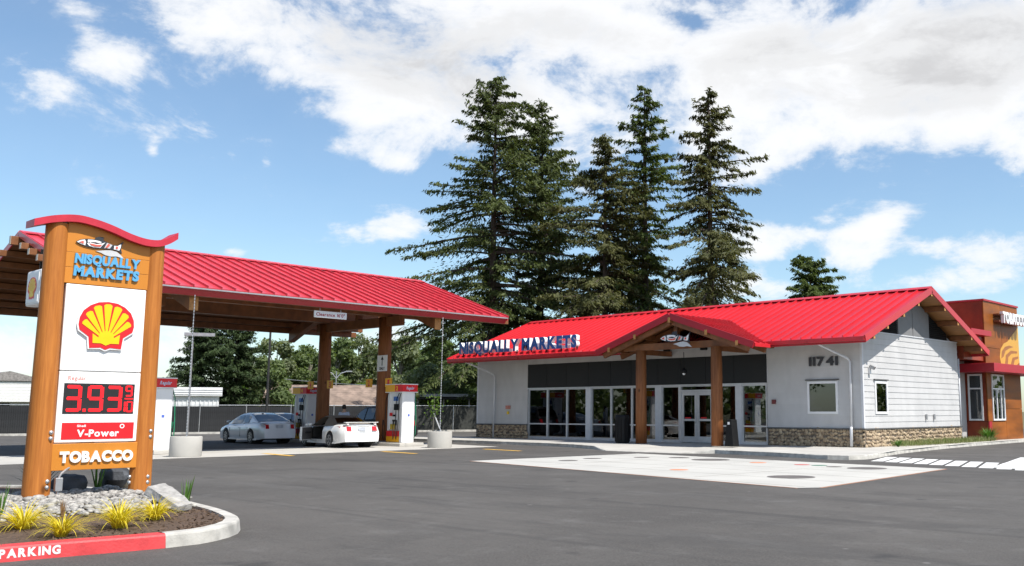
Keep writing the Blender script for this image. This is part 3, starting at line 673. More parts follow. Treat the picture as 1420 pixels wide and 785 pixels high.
# price cabinet
face_panel('price_panel', WHT, 1.02, 2.118)
word('Regular', (FX, 5.555, 1.985), YA, YZ, .062, .255, .003, mat('thin_red_letter', (.70, .16, .12), .5), sg, 'letter', bold=.0, gap=.12)
MB().box(FX-.01, FX+.006, 5.505, 6.55, 1.462, 1.935).build('price_display', mat('display_black', (.022, .020, .022), .3, var=.1), sg)
LED = mat('red_led', (.95, .006, .012), .5, emit=.65, var=.0)
def digit(ch, yc, zc, w, h, t, parent):
    seg = {'3': 'abgcd', '9': 'abgcdf', '1': 'bc', '0': 'abcdef'}[ch]; mb = MB(); x0, x1 = FX+.0065, FX+.011
    g = t*.12; c = t*.42
    def hor(z): mb.prism([(yc-w/2+c, z), (yc-w/2+c+t*.25, z+t/2), (yc+w/2-c-t*.25, z+t/2), (yc+w/2-c, z), (yc+w/2-c-t*.25, z-t/2), (yc-w/2+c+t*.25, z-t/2)], (0, 0, 0), YA, YZ, (1, 0, 0), x0, x1)
    def ver(y, za, zb): mb.box(x0, x1, y-t/2, y+t/2, za, zb)
    hh = h/2
    if 'a' in seg: hor(zc+hh-t/2)
    if 'g' in seg: hor(zc)
    if 'd' in seg: hor(zc-hh+t/2)
    for s_, yy, za, zb in (('f', yc-w/2+t/2, zc+t*.2, zc+hh-t*.45), ('b', yc+w/2-t/2, zc+t*.2, zc+hh-t*.45), ('e', yc-w/2+t/2, zc-hh+t*.45, zc-t*.2), ('c', yc+w/2-t/2, zc-hh+t*.45, zc-t*.2)):
        if s_ in seg: ver(yy, za, zb)
    return mb.build('price_digit', LED, parent)
digit('3', 5.645, 1.70, .235, .41, .050, sg); digit('9', 5.965, 1.70, .235, .41, .050, sg); digit('3', 6.245, 1.70, .235, .41, .050, sg)
MB().box(FX+.0065, FX+.011, 5.79, 5.835, 1.495, 1.54).build('price_point', LED, sg)
digit('9', 6.465, 1.825, .11, .175, .024, sg); digit('1', 6.395, 1.575, .06, .175, .024, sg); digit('0', 6.485, 1.575, .10, .175, .022, sg)
MB().box(FX+.0065, FX+.011, 6.405, 6.535, 1.693, 1.712).build('price_bar', LED, sg)
MB().box(FX-.01, FX+.006, 5.515, 6.575, 1.068, 1.325).build('grade_panel', SHR, sg)
word('V-Power', (FX+.006, 5.735, 1.105), YA, YZ, .112, .62, .003, WHT, sg, 'letter', bold=.034, gap=.07)
word('Shell', (FX+.006, 5.73, 1.258), YA, YZ, .034, .125, .003, WHT, sg, 'letter', bold=.03)
MB().lathe([(.036, 0), (.036, .004), (.022, .004), (.022, 0)], (FX+.006, 6.395, 1.265), 16, 'X', cap=False).build('ring_mark', WHT, sg)
MB().box(FX-.02, FX-.002, y0+.01, y1-.01, 1.360, 1.366).build('panel_seam', GUT, sg)
tp = MB().box(FX-.10, FX+.03, 5.395, 6.645, .60, 1.005).build('tobacco_panel', ORNG, sg, bevel=.006)
word('TOBACCO', (FX+.03, 5.50, .715), YA, YZ, .172, 1.075, .03, WHT, sg, 'letter', bold=.058, gap=.04)
MB().box(SX+.16, SX+.24, 5.44, 5.54, .30, .50).build('junction_box', GUT, sg, bevel=.008)
MB().tube([(SX+.2, 5.49, .12), (SX+.2, 5.49, .30)], .02, 8).build('conduit', GUT, sg)
MB().tube([(SX+.2, 5.49, .50), (SX+.2, 5.52, .56), (SX+.14, 5.60, .61), (SX+.1, 5.66, .64)], .016, 8).build('conduit', GUT, sg)

# ------------------------------------------------------------------ fuel canopy: ridge runs along Y at X=-39
CX, EZ, RZ, HW = -39.0, 5.72, 7.90, 6.5
CY0, CY1 = 11.25, 28.85
SLP = (RZ-EZ)/HW
ca = thing('fuel_canopy', 'timber fuel canopy with red standing seam gable roof on log columns', 'canopy', (CX, 20.1, 0))
def panel_mesh(w, L, rib=.075, th=.035):
    mb = MB(); mb.box(0, w, 0, L, -th, 0)
    mb.box(-.015, .015, -.012, L, -.004, rib); return mb
def roof_panels(parent, m, origin, along, up, n, w, L, name='roof_panel'):
    along, up = Vector(along).normalized(), Vector(up).normalized(); nrm = along.cross(up)
    src = None
    for i in range(n):
        if src is None: o = panel_mesh(w, L).build(name, m, parent); src = o
        else: o = src.copy(); COL.objects.link(o)
        p = Vector(origin)+along*(w*i); o.matrix_basis = Matrix(((along.x, up.x, nrm.x, p.x), (along.y, up.y, nrm.y, p.y), (along.z, up.z, nrm.z, p.z), (0, 0, 0, 1)))
LEN = math.hypot(HW, RZ-EZ)
# deck: two sloped slabs
deck = MB()
for s_ in (1, -1):
    pts = [(CX, RZ-.055), (CX+s_*(HW-.03), EZ-.055+.03*SLP), (CX+s_*(HW-.03), EZ-.135+.03*SLP), (CX, RZ-.135)]
    deck.prism([(x, z) for x, z in pts], (0, 0, 0), (1, 0, 0), (0, 0, 1), (0, 1, 0), CY0+.02, CY1-.02)
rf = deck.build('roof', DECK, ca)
NP = 36; PW = (CY1-CY0)/NP
roof_panels(rf, ROOF, (CX+HW, CY0, EZ), (0, 1, 0), (-HW, 0, RZ-EZ), NP, PW, LEN)
roof_panels(rf, ROOF, (CX-HW, CY1, EZ), (0, -1, 0), (HW, 0, RZ-EZ), NP, PW, LEN)
mb = MB()
for s_ in (1, -1): mb.bar((CX+s_*.14, CY0-.03, RZ+.012), (CX+s_*.14, CY1+.03, RZ+.012), .32, .03, (s_*SLP, 0, 1))
mb.build('ridge_cap', ROOF, rf)
for s_ in (1, -1):                                    # eave: metal drip edge over red fascia
    x = CX+s_*HW
    MB().box(min(x, x+s_*.03), max(x, x+s_*.03), CY0-.02, CY1+.02, EZ-.085, EZ-.038).build('drip_edge', GUT, rf)
    MB().prism([(x, EZ-.087), (x-s_*.05, EZ-.07), (x-s_*.25, EZ-.29), (x-s_*.20, EZ-.29)], (0, 0, 0), (1, 0, 0), (0, 0, 1), (0, 1, 0), CY0-.02, CY1+.02).build('fascia', FASC, rf)
    for yy in (CY0-.03, CY1+.03):                     # rake trims
        MB().bar((x, yy, EZ-.06), (CX, yy, RZ-.06), .05, .22, (0, 0, 1)).build('rake_trim', ROOF, rf)
def rz(x): return RZ-SLP*abs(x-CX)
# purlins along Y under the deck, ends project past the rakes
PX = [-.28, 1.15, 2.05, 2.95, 3.85, 4.75, 5.50, 6.10]
for s_ in (1, -1):
    for k in PX:
        if s_ < 0 and k < 0: continue
        x = CX+s_*max(k, 0.0); z = rz(x)-.14; big = k > 6
        d = .24 if not big else .28
        if k < 0: d = .34
        o = MB().box(x-.09, x+.09, CY0-.30, CY1+.34, z-d, z-.02 if k >= 0 else z-.03).build('purlin', BEAM, ca, bevel=.008)
        MB().box(x-.086, x+.086, CY0-.308, CY0-.301, z-d+.004, z-.026).build('end_cap', mat('pale_end_cap', (.70, .62, .52), .6, var=.08), o)
# rafter frames on the two column rows
ROWS = (14.95, 25.4)
for yr in ROWS:
    for s_ in (1, -1):
        xe = CX+s_*5.95
        top = lambda x: rz(x)-.14-.25
        pts = [(CX, top(CX)), (xe, top(xe)), (xe, top(xe)-.56), (CX+s_*3.6, top(CX+s_*3.6)-.44), (CX, top(CX)-.50)]
        MB().prism(pts, (0, 0, 0), (1, 0, 0), (0, 0, 1), (0, 1, 0), yr-.16, yr+.16).build('rafter', BEAM, ca, bevel=.012)
        MB().box(xe-.004 if s_ > 0 else xe-.012, xe+.012 if s_ > 0 else xe+.004, yr-.155, yr+.155, top(xe)-.555, top(xe)-.005).build('rafter_end', ENDLIT, ca)
    MB().box(CX-3.4, CX+3.4, yr-.14, yr+.14, 5.30, 5.72).build('tie_beam', BEAM, ca, bevel=.012)
    MB().box(CX-.12, CX+.12, yr-.12, yr+.12, 5.72, 7.3).build('king_post', BEAM, ca)
for s_ in (1, -1):                                    # long beams from column to column
    MB().box(CX+s_*2.35-.17, CX+s_*2.35+.17, CY0+1.4, CY1-.9, 5.72, 6.28).build('long_beam', BEAM, ca, bevel=.012)
COLX = (CX+2.15, CX-2.8)
for yr in ROWS:
    for x in COLX:
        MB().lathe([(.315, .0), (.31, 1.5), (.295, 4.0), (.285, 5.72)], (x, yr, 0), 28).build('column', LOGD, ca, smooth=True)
        MB().lathe([(.42, .0), (.42, .16), (.34, .20)], (x, yr, 0), 24).build('column_footing', CONC, ca)
for (x, y) in ((-34.4, 17.0), (-43.0, 22.6), (-40.3, 23.2), (-35.2, 22.5), (-34.4, 27.0), (-43.0, 17.0), (-41, 27.4)):
    z = rz(x)-.42
    o = MB().lathe([(.05, .25), (.07, .12), (.24, .02), (.26, -.06), (.22, -.07)], (x, y, z), 18).build('ceiling_light', mat('lamp_grey', (.50, .50, .50), .4, var=.05), None, smooth=True)
    tag(o, {(-34.4, 17.0): 'round ceiling lamp under the canopy nearest the price sign', (-43.0, 22.6): 'round ceiling lamp under the far slope left of the inner columns', (-40.3, 23.2): 'round bell shaped ceiling lamp just left of the inner log column', (-35.2, 22.5): 'round ceiling lamp above the clearance sign', (-34.4, 27.0): 'round ceiling lamp near the far gable of the canopy', (-43.0, 17.0): 'round ceiling lamp deep under the far slope behind the price sign', (-41, 27.4): 'round ceiling lamp between the far purlin ends'}[(x, y)], 'lamp')
# things hung on the canopy
cs = thing('clearance_sign', 'white clearance height sign hanging from the canopy front edge', 'sign', (-32.88, 20.15, 5.1))
MB().box(-32.90, -32.86, 19.45, 20.85, 5.05, 5.30).build('sign_board', WHTM, cs)
word("Clearance  16'0\"", (-32.86, 19.53, 5.11), YA, YZ, .13, 1.24, .004, mat('maroon_letter', (.42, .03, .04), .5), cs, 'letter', bold=.02)
for y in (19.7, 20.6): MB().box(-32.90, -32.88, y-.01, y+.01, 5.30, 5.46).build('hanger', GUT, cs)
bs = thing('box_sign', 'white box sign with round emblem hung from the left gable of the canopy', 'sign', (-36.2, 10.9, 5.0))
MB().box(-36.85, -35.55, 10.95, 11.35, 5.02, 6.22).build('cabinet', WHTM, bs, bevel=.06, seg=3)
MB().box(-36.75, -35.65, 10.93, 10.95, 5.12, 6.12).build('sign_face', WHT, bs)
pecten((-36.2, 10.925, 5.60), (1, 0, 0), (0, 0, 1), (0, -1, 0), .82, bs, bg_=False)
MB().box(-36.23, -36.17, 11.1, 11.2, 6.22, 6.95).build('hanger', BLK, bs)
pa = thing('arrow_sign', 'white one way arrow sign on the front log column', 'sign', (-35.6, 25.0, 3.3))
ax0, ay0 = -36.72, 25.02
MB().box(-36.88, -36.14, 25.045, 25.065, 3.27, 3.98).build('sign_board', WHTM, pa)
MB().prism([(-.025, -.14), (.025, -.14), (.025, .12), (.10, .12), (0, .28), (-.10, .12), (-.025, .12)], (-36.5, 25.045, 3.66), (1, 0, 0), YZ, (0, -1, 0), 0, .006).build('arrow', BLK, pa)
word('ONLY', (-36.70, 25.045, 3.33), (1, 0, 0), YZ, .12, .40, .006, BLK, pa, 'letter', bold=.02)
FLAG = mat('amber_flag', (.88, .42, .012), .5, var=.03)
for (ch, x, yy, lab) in (('2', -37.52, 25.4, 'amber sign reading 2 left of the front log column'), ('1', -36.02, 25.4, 'amber sign reading 1 right of the front log column'), ('4', -42.42, 25.4, 'amber sign reading 4 left of the inner log column'), ('3', -40.72, 25.4, 'amber sign reading 3 right of the inner log column')):
    t = thing('pump_number_sign', lab, 'sign', (x, yy-.3, 2.6), group='pump number signs on the columns')
    MB().box(x-.24, x+.24, yy-.33, yy-.30, 2.57, 2.95).build('sign_board', FLAG, t)
    word(ch, (x-.07, yy-.33, 2.63), (1, 0, 0), YZ, .26, .15, .006, SHR, t, 'numeral', bold=.02)
    MB().box(x-.02, x+.02, yy-.30, yy-.24, 2.6, 2.9).build('bracket', GUT, t)
# rain chains and planters under the eave ends
for (y, lab, labp) in ((14.75, 'thin rain chain hanging from the canopy edge by the price sign', 'round concrete planter beside the dispenser next to the price sign'), (25.28, 'thin rain chain hanging from the far end of the canopy edge', 'round concrete planter in front of dispenser number 2')):
    mb = MB(); z = 5.44
    while z > .66:
        mb.lathe([(.012, 0), (.022, .05), (.012, .10)], (-32.55, y, z-.10), 6); z -= .105
    tag(mb.build('rain_chain', STEEL, None), lab, 'chain')
    p = thing('planter', labp, 'planter', (-32.55, y, 0), group='concrete ring planters under the rain chains')
    MB().lathe([(.49, 0), (.50, .03), (.50, .64), (.485, .665), (.40, .665), (.39, .60)], (-32.55, y, .008), 32, cap=False).build('concrete_ring', CONC, p, smooth=True)
    smooth_angle(p.children[0] if p.children else [c for c in bpy.data.objects if c.parent == p][0], 45)
    MB().lathe([(.40, 0), (.40, .02)], (-32.55, y, .585), 24).build('gravel_fill', PEB, p)
    mb = MB(); random.seed(int(y*10))
    for i in range(70):
        a, r = random.uniform(0, 6.28), random.uniform(0, .34); q = random.uniform(.03, .07)
        mb.ell((-32.55+r*math.cos(a), y+r*math.sin(a), .61+.3*q), (q*1.2, q, q*.7), 7, 5, .1)
    mb.build('cobbles', PEB, p, smooth=True, kind='stuff')
# ------------------------------------------------------------------ fuel dispensers
def dispenser(num, loc, label, full=True):
    """hose faces on -Y and +Y, enamel ends on +-X; local coordinates, base centre at the origin"""
    t = thing('fuel_dispenser', label, 'dispenser', loc, world=False, group='fuel dispensers under the canopy')
    hx, hy = .57, .33
    MB().box(-hx-.25, hx+.3, -hy-.3, hy+.3, 0, .15).build('island_base', CONC, t, bevel=.03)
    MB().box(-hx+.03, hx-.03, -hy+.07, hy-.07, .15, 2.30).build('cabinet', WHTM, t, bevel=.01)
    for sx in (-1, 1):                                # curved white ends
        prof = [(-hy, .15)]
        MB().prism([(sx*(hx-.20), -hy), (sx*(hx-.04), -hy), (sx*hx, -hy+.08), (sx*hx, hy-.08), (sx*(hx-.04), hy), (sx*(hx-.20), hy)], (0, 0, 0), (1, 0, 0), (0, 1, 0), (0, 0, 1), .15, 2.31).build('end_panel', WHTM, t, bevel=.02)
    v = MB().box(-hx-.05, hx+.05, -hy-.07, hy+.07, 2.33, 2.66).build('valance', SHR, t, bevel=.012)
    MB().box(-hx-.062, hx+.062, -hy-.082, hy+.082, 2.31, 2.345).build('valance_trim', WHTM, v); MB().box(-hx-.062, hx+.062, -hy-.082, hy+.082, 2.655, 2.69).build('valance_trim', WHTM, v)
    BLUEW = mat('blue_script', (.10, .16, .55), .4)
    for s_ in (-1, 1):
        yy = s_*(hy+.07)
        MB().box(-hx-.052 if s_ < 0 else .12-.05, .08 if s_ < 0 else hx+.052, min(yy, yy+s_*.004), max(yy, yy+s_*.004), 2.348, 2.652).build('valance_yellow', mat('amber_panel', (.85, .42, .01), .4, var=.03), v)
        ax_ = (1, 0, 0) if s_ < 0 else (-1, 0, 0)
        if num: word(num, (.16*(-s_) if s_ < 0 else -.16, yy, 2.40), ax_, YZ, .19, .12, .006, SHY, v, 'numeral', bold=.02)
        for k, (z0, z1, xm, w, m) in enumerate(((1.95, 2.14, .12, .13, NAVY), (1.55, 1.82, .16, .13, BLK), (1.30, 1.44, -.20, .07, SHR), (1.28, 1.36, .02, .06, BLK), (1.06, 1.14, .0, .06, BLK), (.72, .95, -.06, .14, mat('grade_yellow', (.55, .40, .02), .5)))):
            MB().box(xm-w, xm+w, min(yy, yy-s_*.12), max(yy, yy-s_*.055), z0, z1).build('screen' if k < 2 else 'button_panel', m, t)
        MB().box(-hx+.02, hx-.22, min(yy-s_*.12, yy-s_*.055), max(yy-s_*.12, yy-s_*.055), .80-.62, .42).build('lower_panel', mat('amber_panel', (.85, .42, .01), .4, var=.03), t)
        MB().box(-hx+.02, hx-.22, min(yy-s_*.12, yy-s_*.054), max(yy-s_*.12, yy-s_*.054), .42, .66).build('lower_panel', SHR, t)
        hx2 = -.34
        for q, (x, m) in enumerate(((hx-.12, mat('green_hose', (.02, .28, .14), .5) if s_ > 0 else BLK), (-hx+.10, BLK), (hx-.24, BLK))):
            if q == 2 and not full: continue
            y2 = yy+s_*(.03+.03*q)
            MB().tube([(x, yy-s_*.06, 2.3), (x, y2, 2.0), (x+.02, y2+s_*.03, 1.2), (x-.03, y2+s_*.05, .55), (x-.10, y2+s_*.04, .30), (x-.17, y2+s_*.03, .45), (x-.18, y2+s_*.01, .95)], .016, 7).build('hose', m, t, smooth=True)
            MB().bar((x-.18, y2, .90), (x-.14, y2+s_*.02, 1.13), .05, .09).build('nozzle', m, t, bevel=.01)
    for sx in (-1, 1):                                # maker's script on the end of the valance, small decal below
        word('Regular', (sx*(hx+.05), -.20*sx, 2.44), (0, sx, 0), YZ, .13, .40, .005, mat('pale_script', (.55, .62, .80), .4), v, 'letter', bold=.03, shear=.25)
        MB().box(min(sx*hx, sx*(hx+.004)), max(sx*hx, sx*(hx+.004)), -.05, .05, 1.28, 1.38).build('decal', BLUEW, t)
    return t
dispenser('2', (-35.55, 25.45, 0), 'white fuel dispenser number 2 beside the front log column')
dispenser('4', (-43.35, 25.45, 0), 'white fuel dispenser number 4 behind the white convertible')
dispenser('', (-35.55, 14.98, 0), 'white fuel dispenser partly hidden behind the price sign')
b = thing('bollard', 'pale grey steel bollard left of the front log column', 'bollard', (-38.1, 26.2, 0))
MB().lathe([(.09, 0), (.09, 1.62), (.07, 1.68), (.02, 1.70)], (-38.1, 26.2, 0), 14).build('post', mat('pale_grey_paint', (.58, .60, .62), .5), b, smooth=True)
MB().lathe([(.14, 0), (.14, .03)], (-38.1, 26.2, 0), 14).build('base_plate', GUT, b)

# ------------------------------------------------------------------ shop: front faces -Y at Y=33.8, gable end faces +X at X=-17.6
FY, SXW, XL, YB = 33.8, -17.6, -40.4, 43.0
ZB = .13                                              # walkway level
st = thing('shop', 'grey sided convenience shop with red standing seam roof and stone base', 'shop', (-29, 38.4, ZB))
ST_E, ST_R, ST_EY, ST_RY = 4.27, 6.62, 32.4, 38.4     # eave / ridge heights, eave / ridge Y
SS = (ST_R-ST_E)/(ST_RY-ST_EY)
RX0, RX1 = -41.15, -16.72
def sz(y): return ST_R-SS*abs(y-ST_RY)
# structural walls behind the cladding
mb = MB(); w = .22
mb.box(XL, -36.42, FY+.03, FY+w, ZB, 4.45); mb.box(-21.98, SXW-.03, FY+.03, FY+w, ZB, 4.45); mb.box(-36.42, -21.98, FY+.04, FY+w, 2.66, 4.45)
mb.box(XL+.03, XL+w, FY+w, YB, ZB, 4.45); mb.box(XL+.03, SXW-.03, YB-w, YB, ZB, 4.45)
mb.prism([(FY+w, ZB), (YB-w, ZB), (YB-w, 4.45), (ST_RY, sz(ST_RY)-.28), (FY+w, 4.45)], (0, 0, 0), (0, 1, 0), (0, 0, 1), (1, 0, 0), SXW-w, SXW-.03)
mb.prism([(FY+w, 4.45), (YB-w, 4.45), (ST_RY, sz(ST_RY)-.28)], (0, 0, 0), (0, 1, 0), (0, 0, 1), (1, 0, 0), XL+.03, XL+w)
wall = mb.build('wall', SIDEB, st)
# openings get cut from cladding, small windows stand in front of a black backing sheet
WF = (-20.02, -18.70, 1.42, 2.66)                     # small front window  x0 x1 z0 z1
WS = (34.78, 35.80, 1.42, 2.66)                       # small side window   y0 y1 z0 z1
def boards(plane, c, a0, a1, z0, z1, holes, h=.235, m=SIDE):
    """lap boards on a wall; plane 'Y' faces -Y, plane 'X' faces +X"""
    z = z0
    while z < z1-.02:
        t = min(z+h, z1)
        for (p, q, r, s_) in rect_minus((a0, a1, z, t), holes):
            d0 = .028-.016*(r-z)/h; d1 = .028-.016*(s_-z)/h
            mb = MB()
            if plane == 'Y':
                mb.prism([(0, r), (-d0, r), (-d1, s_), (0, s_)], (0, c+.03, 0), (0, 1, 0), (0, 0, 1), (1, 0, 0), p, q)
            else:
                mb.prism([(0, r), (d0, r), (d1, s_), (0, s_)], (c-.03, 0, 0), (1, 0, 0), (0, 0, 1), (0, 1, 0), p, q)
            mb.build('lap_board', m, wall)
        z = t
ZS = .80                                              # top of the stone base
boards('Y', FY, -21.95, SXW-.06, ZS+.05, 4.42, [WF])
boards('Y', FY, XL+.06, -36.45, ZS+.05, 4.42, [])
boards('Y', FY, -36.42, -21.98, 3.87, 4.42, [])
boards('X', SXW, FY+.06, 43.0, ZS+.05, 4.62, [WS])
TRIM = mat('light_trim', (.62, .63, .66), .55, var=.03)
MB().box(SXW-.09, SXW+.006, FY-.006, FY+.09, ZS+.05, 4.60).build('corner_trim', TRIM, st); MB().box(XL-.006, XL+.09, FY-.006, FY+.06, ZS+.05, 4.4).build('corner_trim', TRIM, st)
# stone base
def stones(plane, c, a0, a1, z0, z1, seed):
    random.seed(seed); mb = MB(); step = .125; rows = int((z1-z0)/.118)
    if plane == 'Y': MB().box(a0, a1, c-.02, c+.06, z0, z1).build('mortar_bed', MORT, wall)
    else: MB().box(c-.06, c+.02, a0, a1, z0, z1).build('mortar_bed', MORT, wall)
    for r in range(rows):
        a = a0+random.uniform(.02, .10)
        while a < a1-.04:
            q = random.choice((.045, .06, .07, .08, .095, .115)); zc = z0+.06+r*(z1-z0-.11)/max(1, rows-1)+random.uniform(-.04, .04)
            rr = (q, .045, q*random.uniform(.65, 1.0)); rot = Matrix.Rotation(random.uniform(-.5, .5), 3, 'Y')
            if plane == 'Y': mb.ell((a+q*.9, c-.022, zc), rr, 9, 6, .06, rot)
            else: mb.ell((c+.022, a+q*.9, zc), (rr[1], rr[0], rr[2]), 9, 6, .06, Matrix.Rotation(random.uniform(-.5, .5), 3, 'X'))
            a += q*1.8
    mb.build('river_stones', STON, wall, smooth=True, kind='stuff')
stones('Y', FY, -21.93, SXW-.01, ZB, ZS, 1); stones('Y', FY, XL, -36.46, ZB, ZS, 2); stones('X', SXW, FY-.02, 43.0, ZB, ZS, 3)
for b_ in ((-21.96, SXW+.09, FY-.085, FY+.05, ZS, ZS+.055), (XL-.05, -36.44, FY-.085, FY+.05, ZS, ZS+.055), (SXW-.05, SXW+.088, FY+.052, 43.05, ZS-.002, ZS+.053)): box('stone_cap', CAPS, st, *b_, bevel=.01)
# storefront
GL = FY+.10
def pane_bay(x0, x1, z0=ZB+.05, z1=2.62, tr=.88, name='window'):
    f = MB(); t = .055; y0_, y1_ = GL-.06, GL+.06
    f.box(x0, x0+t, y0_, y1_, z0, z1); f.box(x1-t, x1, y0_, y1_, z0, z1)
    f.box(x0+t, x1-t, y0_, y1_, z0, z0+.07); f.box(x0+t, x1-t, y0_, y1_, z1-t, z1)
    if tr: f.box(x0+t, x1-t, y0_+.002, y1_-.002, tr-.03, tr+.03)
    fr = f.build(name, ALU, st)
    for a, b in (((z0+.07, tr-.03), (tr+.03, z1-t)) if tr else ((z0+.07, z1-t),)):
        MB().box(x0+t, x1-t, GL-.006, GL+.006, a, b).build('pane', GLS, fr)
    return fr
xs = [-36.40, -35.02, -33.64, -32.31]
for a, b in zip(xs, xs[1:]): pane_bay(a, b)
xs = [-31.98, -30.70, -29.40, -27.95]
for a, b in zip(xs, xs[1:]): pane_bay(a, b)
pane_bay(-27.61, -26.60); pane_bay(-24.68, -23.53); pane_bay(-23.24, -22.0)
for x0, x1 in ((-32.31, -31.98), (-27.95, -27.61), (-23.53, -23.24)): box('pier', TRIM, st, x0, x1, FY-.02, FY+.16, ZB, 2.64)
box('sill', ALU, st, -36.42, -26.6, FY+.0, FY+.17, ZB, ZB+.05); box('sill', ALU, st, -24.7, -21.98, FY+.0, FY+.17, ZB, ZB+.05)
box('head', ALU, st, -36.44, -21.96, FY-.03, FY+.18, 2.62, 2.68)
# double doors
f = MB(); f.box(-26.60, -26.50, GL-.07, GL+.07, ZB, 2.62); f.box(-24.78, -24.68, GL-.07, GL+.07, ZB, 2.62); f.box(-26.5, -24.78, GL-.065, GL+.065, 2.36, 2.44); f.box(-26.5, -24.78, GL-.065, GL+.065, 2.58, 2.619)
df = f.build('door_frame', ALU, st); MB().box(-26.5, -24.78, GL-.006, GL+.006, 2.44, 2.58).build('pane', GLS, df)
for x0, x1, hs in ((-26.495, -25.645, 1), (-25.635, -24.785, -1)):
    f = MB(); t = .12; y0_, y1_ = GL-.04, GL+.03
    f.box(x0, x0+t, y0_, y1_, ZB+.02, 2.355); f.box(x1-t, x1, y0_, y1_, ZB+.02, 2.355); f.box(x0+t, x1-t, y0_, y1_, ZB+.02, ZB+.28); f.box(x0+t, x1-t, y0_, y1_, 2.20, 2.355); f.box(x0+t, x1-t, y0_+.003, y1_-.003, 1.08, 1.17)
    d = f.build('door', ALU, st)
    for a, b in ((ZB+.28, 1.08), (1.17, 2.20)): MB().box(x0+t, x1-t, GL-.008, GL+.002, a, b).build('pane', GLS, d)
    xh = x1-.06 if hs > 0 else x0+.06
    MB().tube([(xh, GL-.04, 1.0), (xh, GL-.10, 1.02), (xh, GL-.10, 1.42), (xh, GL-.04, 1.44)], .014, 8).build('handle', STEEL, d)
    MB().box(x0+.18, x1-.35, GL-.012, GL-.0085, 1.19, 1.24).build('sticker', SHR, d)
# charcoal panels over the glass
xs = [-36.42, -35.02, -33.64, -32.14, -30.70, -29.40, -27.78, -26.5, -25.1, -23.6, -21.98]
for a, b in zip(xs, xs[1:]): box('fascia_panel', DARKP, st, a+.008, b-.008, FY-.012, FY+.035, 2.685, 3.865)
# small windows
def small_window(plane, c, a0, a1, z0, z1):
    f = MB(); t = .07
    P = (lambda p, q, r, s_, d0, d1: f.box(p, q, c+d0, c+d1, r, s_)) if plane == 'Y' else (lambda p, q, r, s_, d0, d1: f.box(c-d1, c-d0, p, q, r, s_))
    P(a0-.02, a0+t, z0-.02, z1+.02, -.03, .03); P(a1-t, a1+.02, z0-.02, z1+.02, -.03, .03); P(a0+t, a1-t, z0-.02, z0+t, -.03, .03); P(a0+t, a1-t, z1-t, z1+.02, -.03, .03)
    fr = f.build('window', WHTM, st); g = MB(); bk = MB(); hd = MB()
    if plane == 'Y': g.box(a0+t, a1-t, c-.005, c+.005, z0+t, z1-t); bk.box(a0, a1, c+.20, c+.21, z0, z1); hd.box(a0-.09, a1+.09, c-.06, c+.02, z1+.06, z1+.10)
    else: g.box(c-.005, c+.005, a0+t, a1-t, z0+t, z1-t); bk.box(c-.026, c-.02, a0, a1, z0, z1); hd.box(c-.02, c+.06, a0-.09, a1+.09, z1+.06, z1+.10)
    g.build('pane', GLS, fr); hd.build('head_flashing', CAPS, fr); return fr
# black sheets standing in for the unlit room behind the small windows
box('dark_backing', BLACKM, st, WF[0], WF[1], FY+.024, FY+.029, WF[2], WF[3]); box('dark_backing', BLACKM, st, SXW-.029, SXW-.024, WS[0], WS[1], WS[2], WS[3])
small_window('Y', FY, *WF); small_window('X', SXW, *WS)
# gable top: grey centre panel between louvres
z0 = 4.64; x_ = SXW
def gab(y): return sz(y)-.30
MB().box(x_-.04, x_+.02, FY+.1, 43.0, 4.60, 4.645).build('gable_trim', TRIM, st)
MB().prism([(37.0, z0+.01), (40.0, z0+.01), (40.0, gab(40.0)), (ST_RY, gab(ST_RY)), (37.0, gab(37.0))], (0, 0, 0), (0, 1, 0), (0, 0, 1), (1, 0, 0), x_-.03, x_+.012).build('gable_panel', GABP, st)
box('gable_batten', GABP, st, x_+.012, x_+.03, 38.36, 38.44, z0+.01, 5.9)
for (ya, yb) in ((35.0, 36.95), (40.05, 41.9)):
    lo, hi = (ya, yb)
    lv = MB().prism([(ya, z0+.01), (yb, z0+.01), (yb, max(gab(yb), z0+.02)), (ya, max(gab(ya), z0+.02))], (0, 0, 0), (0, 1, 0), (0, 0, 1), (1, 0, 0), x_-.03, x_-.015).build('louvre', BLACKM, st)
    z = z0+.04
    while z < 5.9:
        yy = [y for y in np.linspace(ya, yb, 60) if gab(y) > z+.07]
        if len(yy) > 2: MB().obox((x_+.0, (yy[0]+yy[-1])/2, z+.02), (.025, 0, -.022), (0, (yy[-1]-yy[0])/2, 0), (.004, 0, .006)).build('louvre_slat', BLACKM, lv)
        z += .085
# roof
dk = MB()
for s_ in (1, -1):
    ye = ST_RY-s_*(ST_RY-ST_EY-.02)
    dk.prism([(ST_RY, ST_R-.045), (ye, sz(ye)-.045), (ye, sz(ye)-.12), (ST_RY, ST_R-.12)], (0, 0, 0), (0, 1, 0), (0, 0, 1), (1, 0, 0), RX0+.02, RX1-.02)
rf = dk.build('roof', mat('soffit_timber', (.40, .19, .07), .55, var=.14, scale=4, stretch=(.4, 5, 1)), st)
NP = 54; PW = (RX1-RX0)/NP; L_ = math.hypot(ST_RY-ST_EY, ST_R-ST_E)
ROOF2 = mat('red_metal_roof_b', (.56, .022, .032), .31, var=.10, scale=.9, stretch=(1.5, .35, 1), detail=6, rnd=.05)
roof_panels(rf, ROOF2, (RX0, ST_EY, ST_E), (1, 0, 0), (0, ST_RY-ST_EY, ST_R-ST_E), NP, PW, L_)
roof_panels(rf, ROOF2, (RX1, 2*ST_RY-ST_EY, ST_E), (-1, 0, 0), (0, -(ST_RY-ST_EY), ST_R-ST_E), NP, PW, L_)
mb = MB()
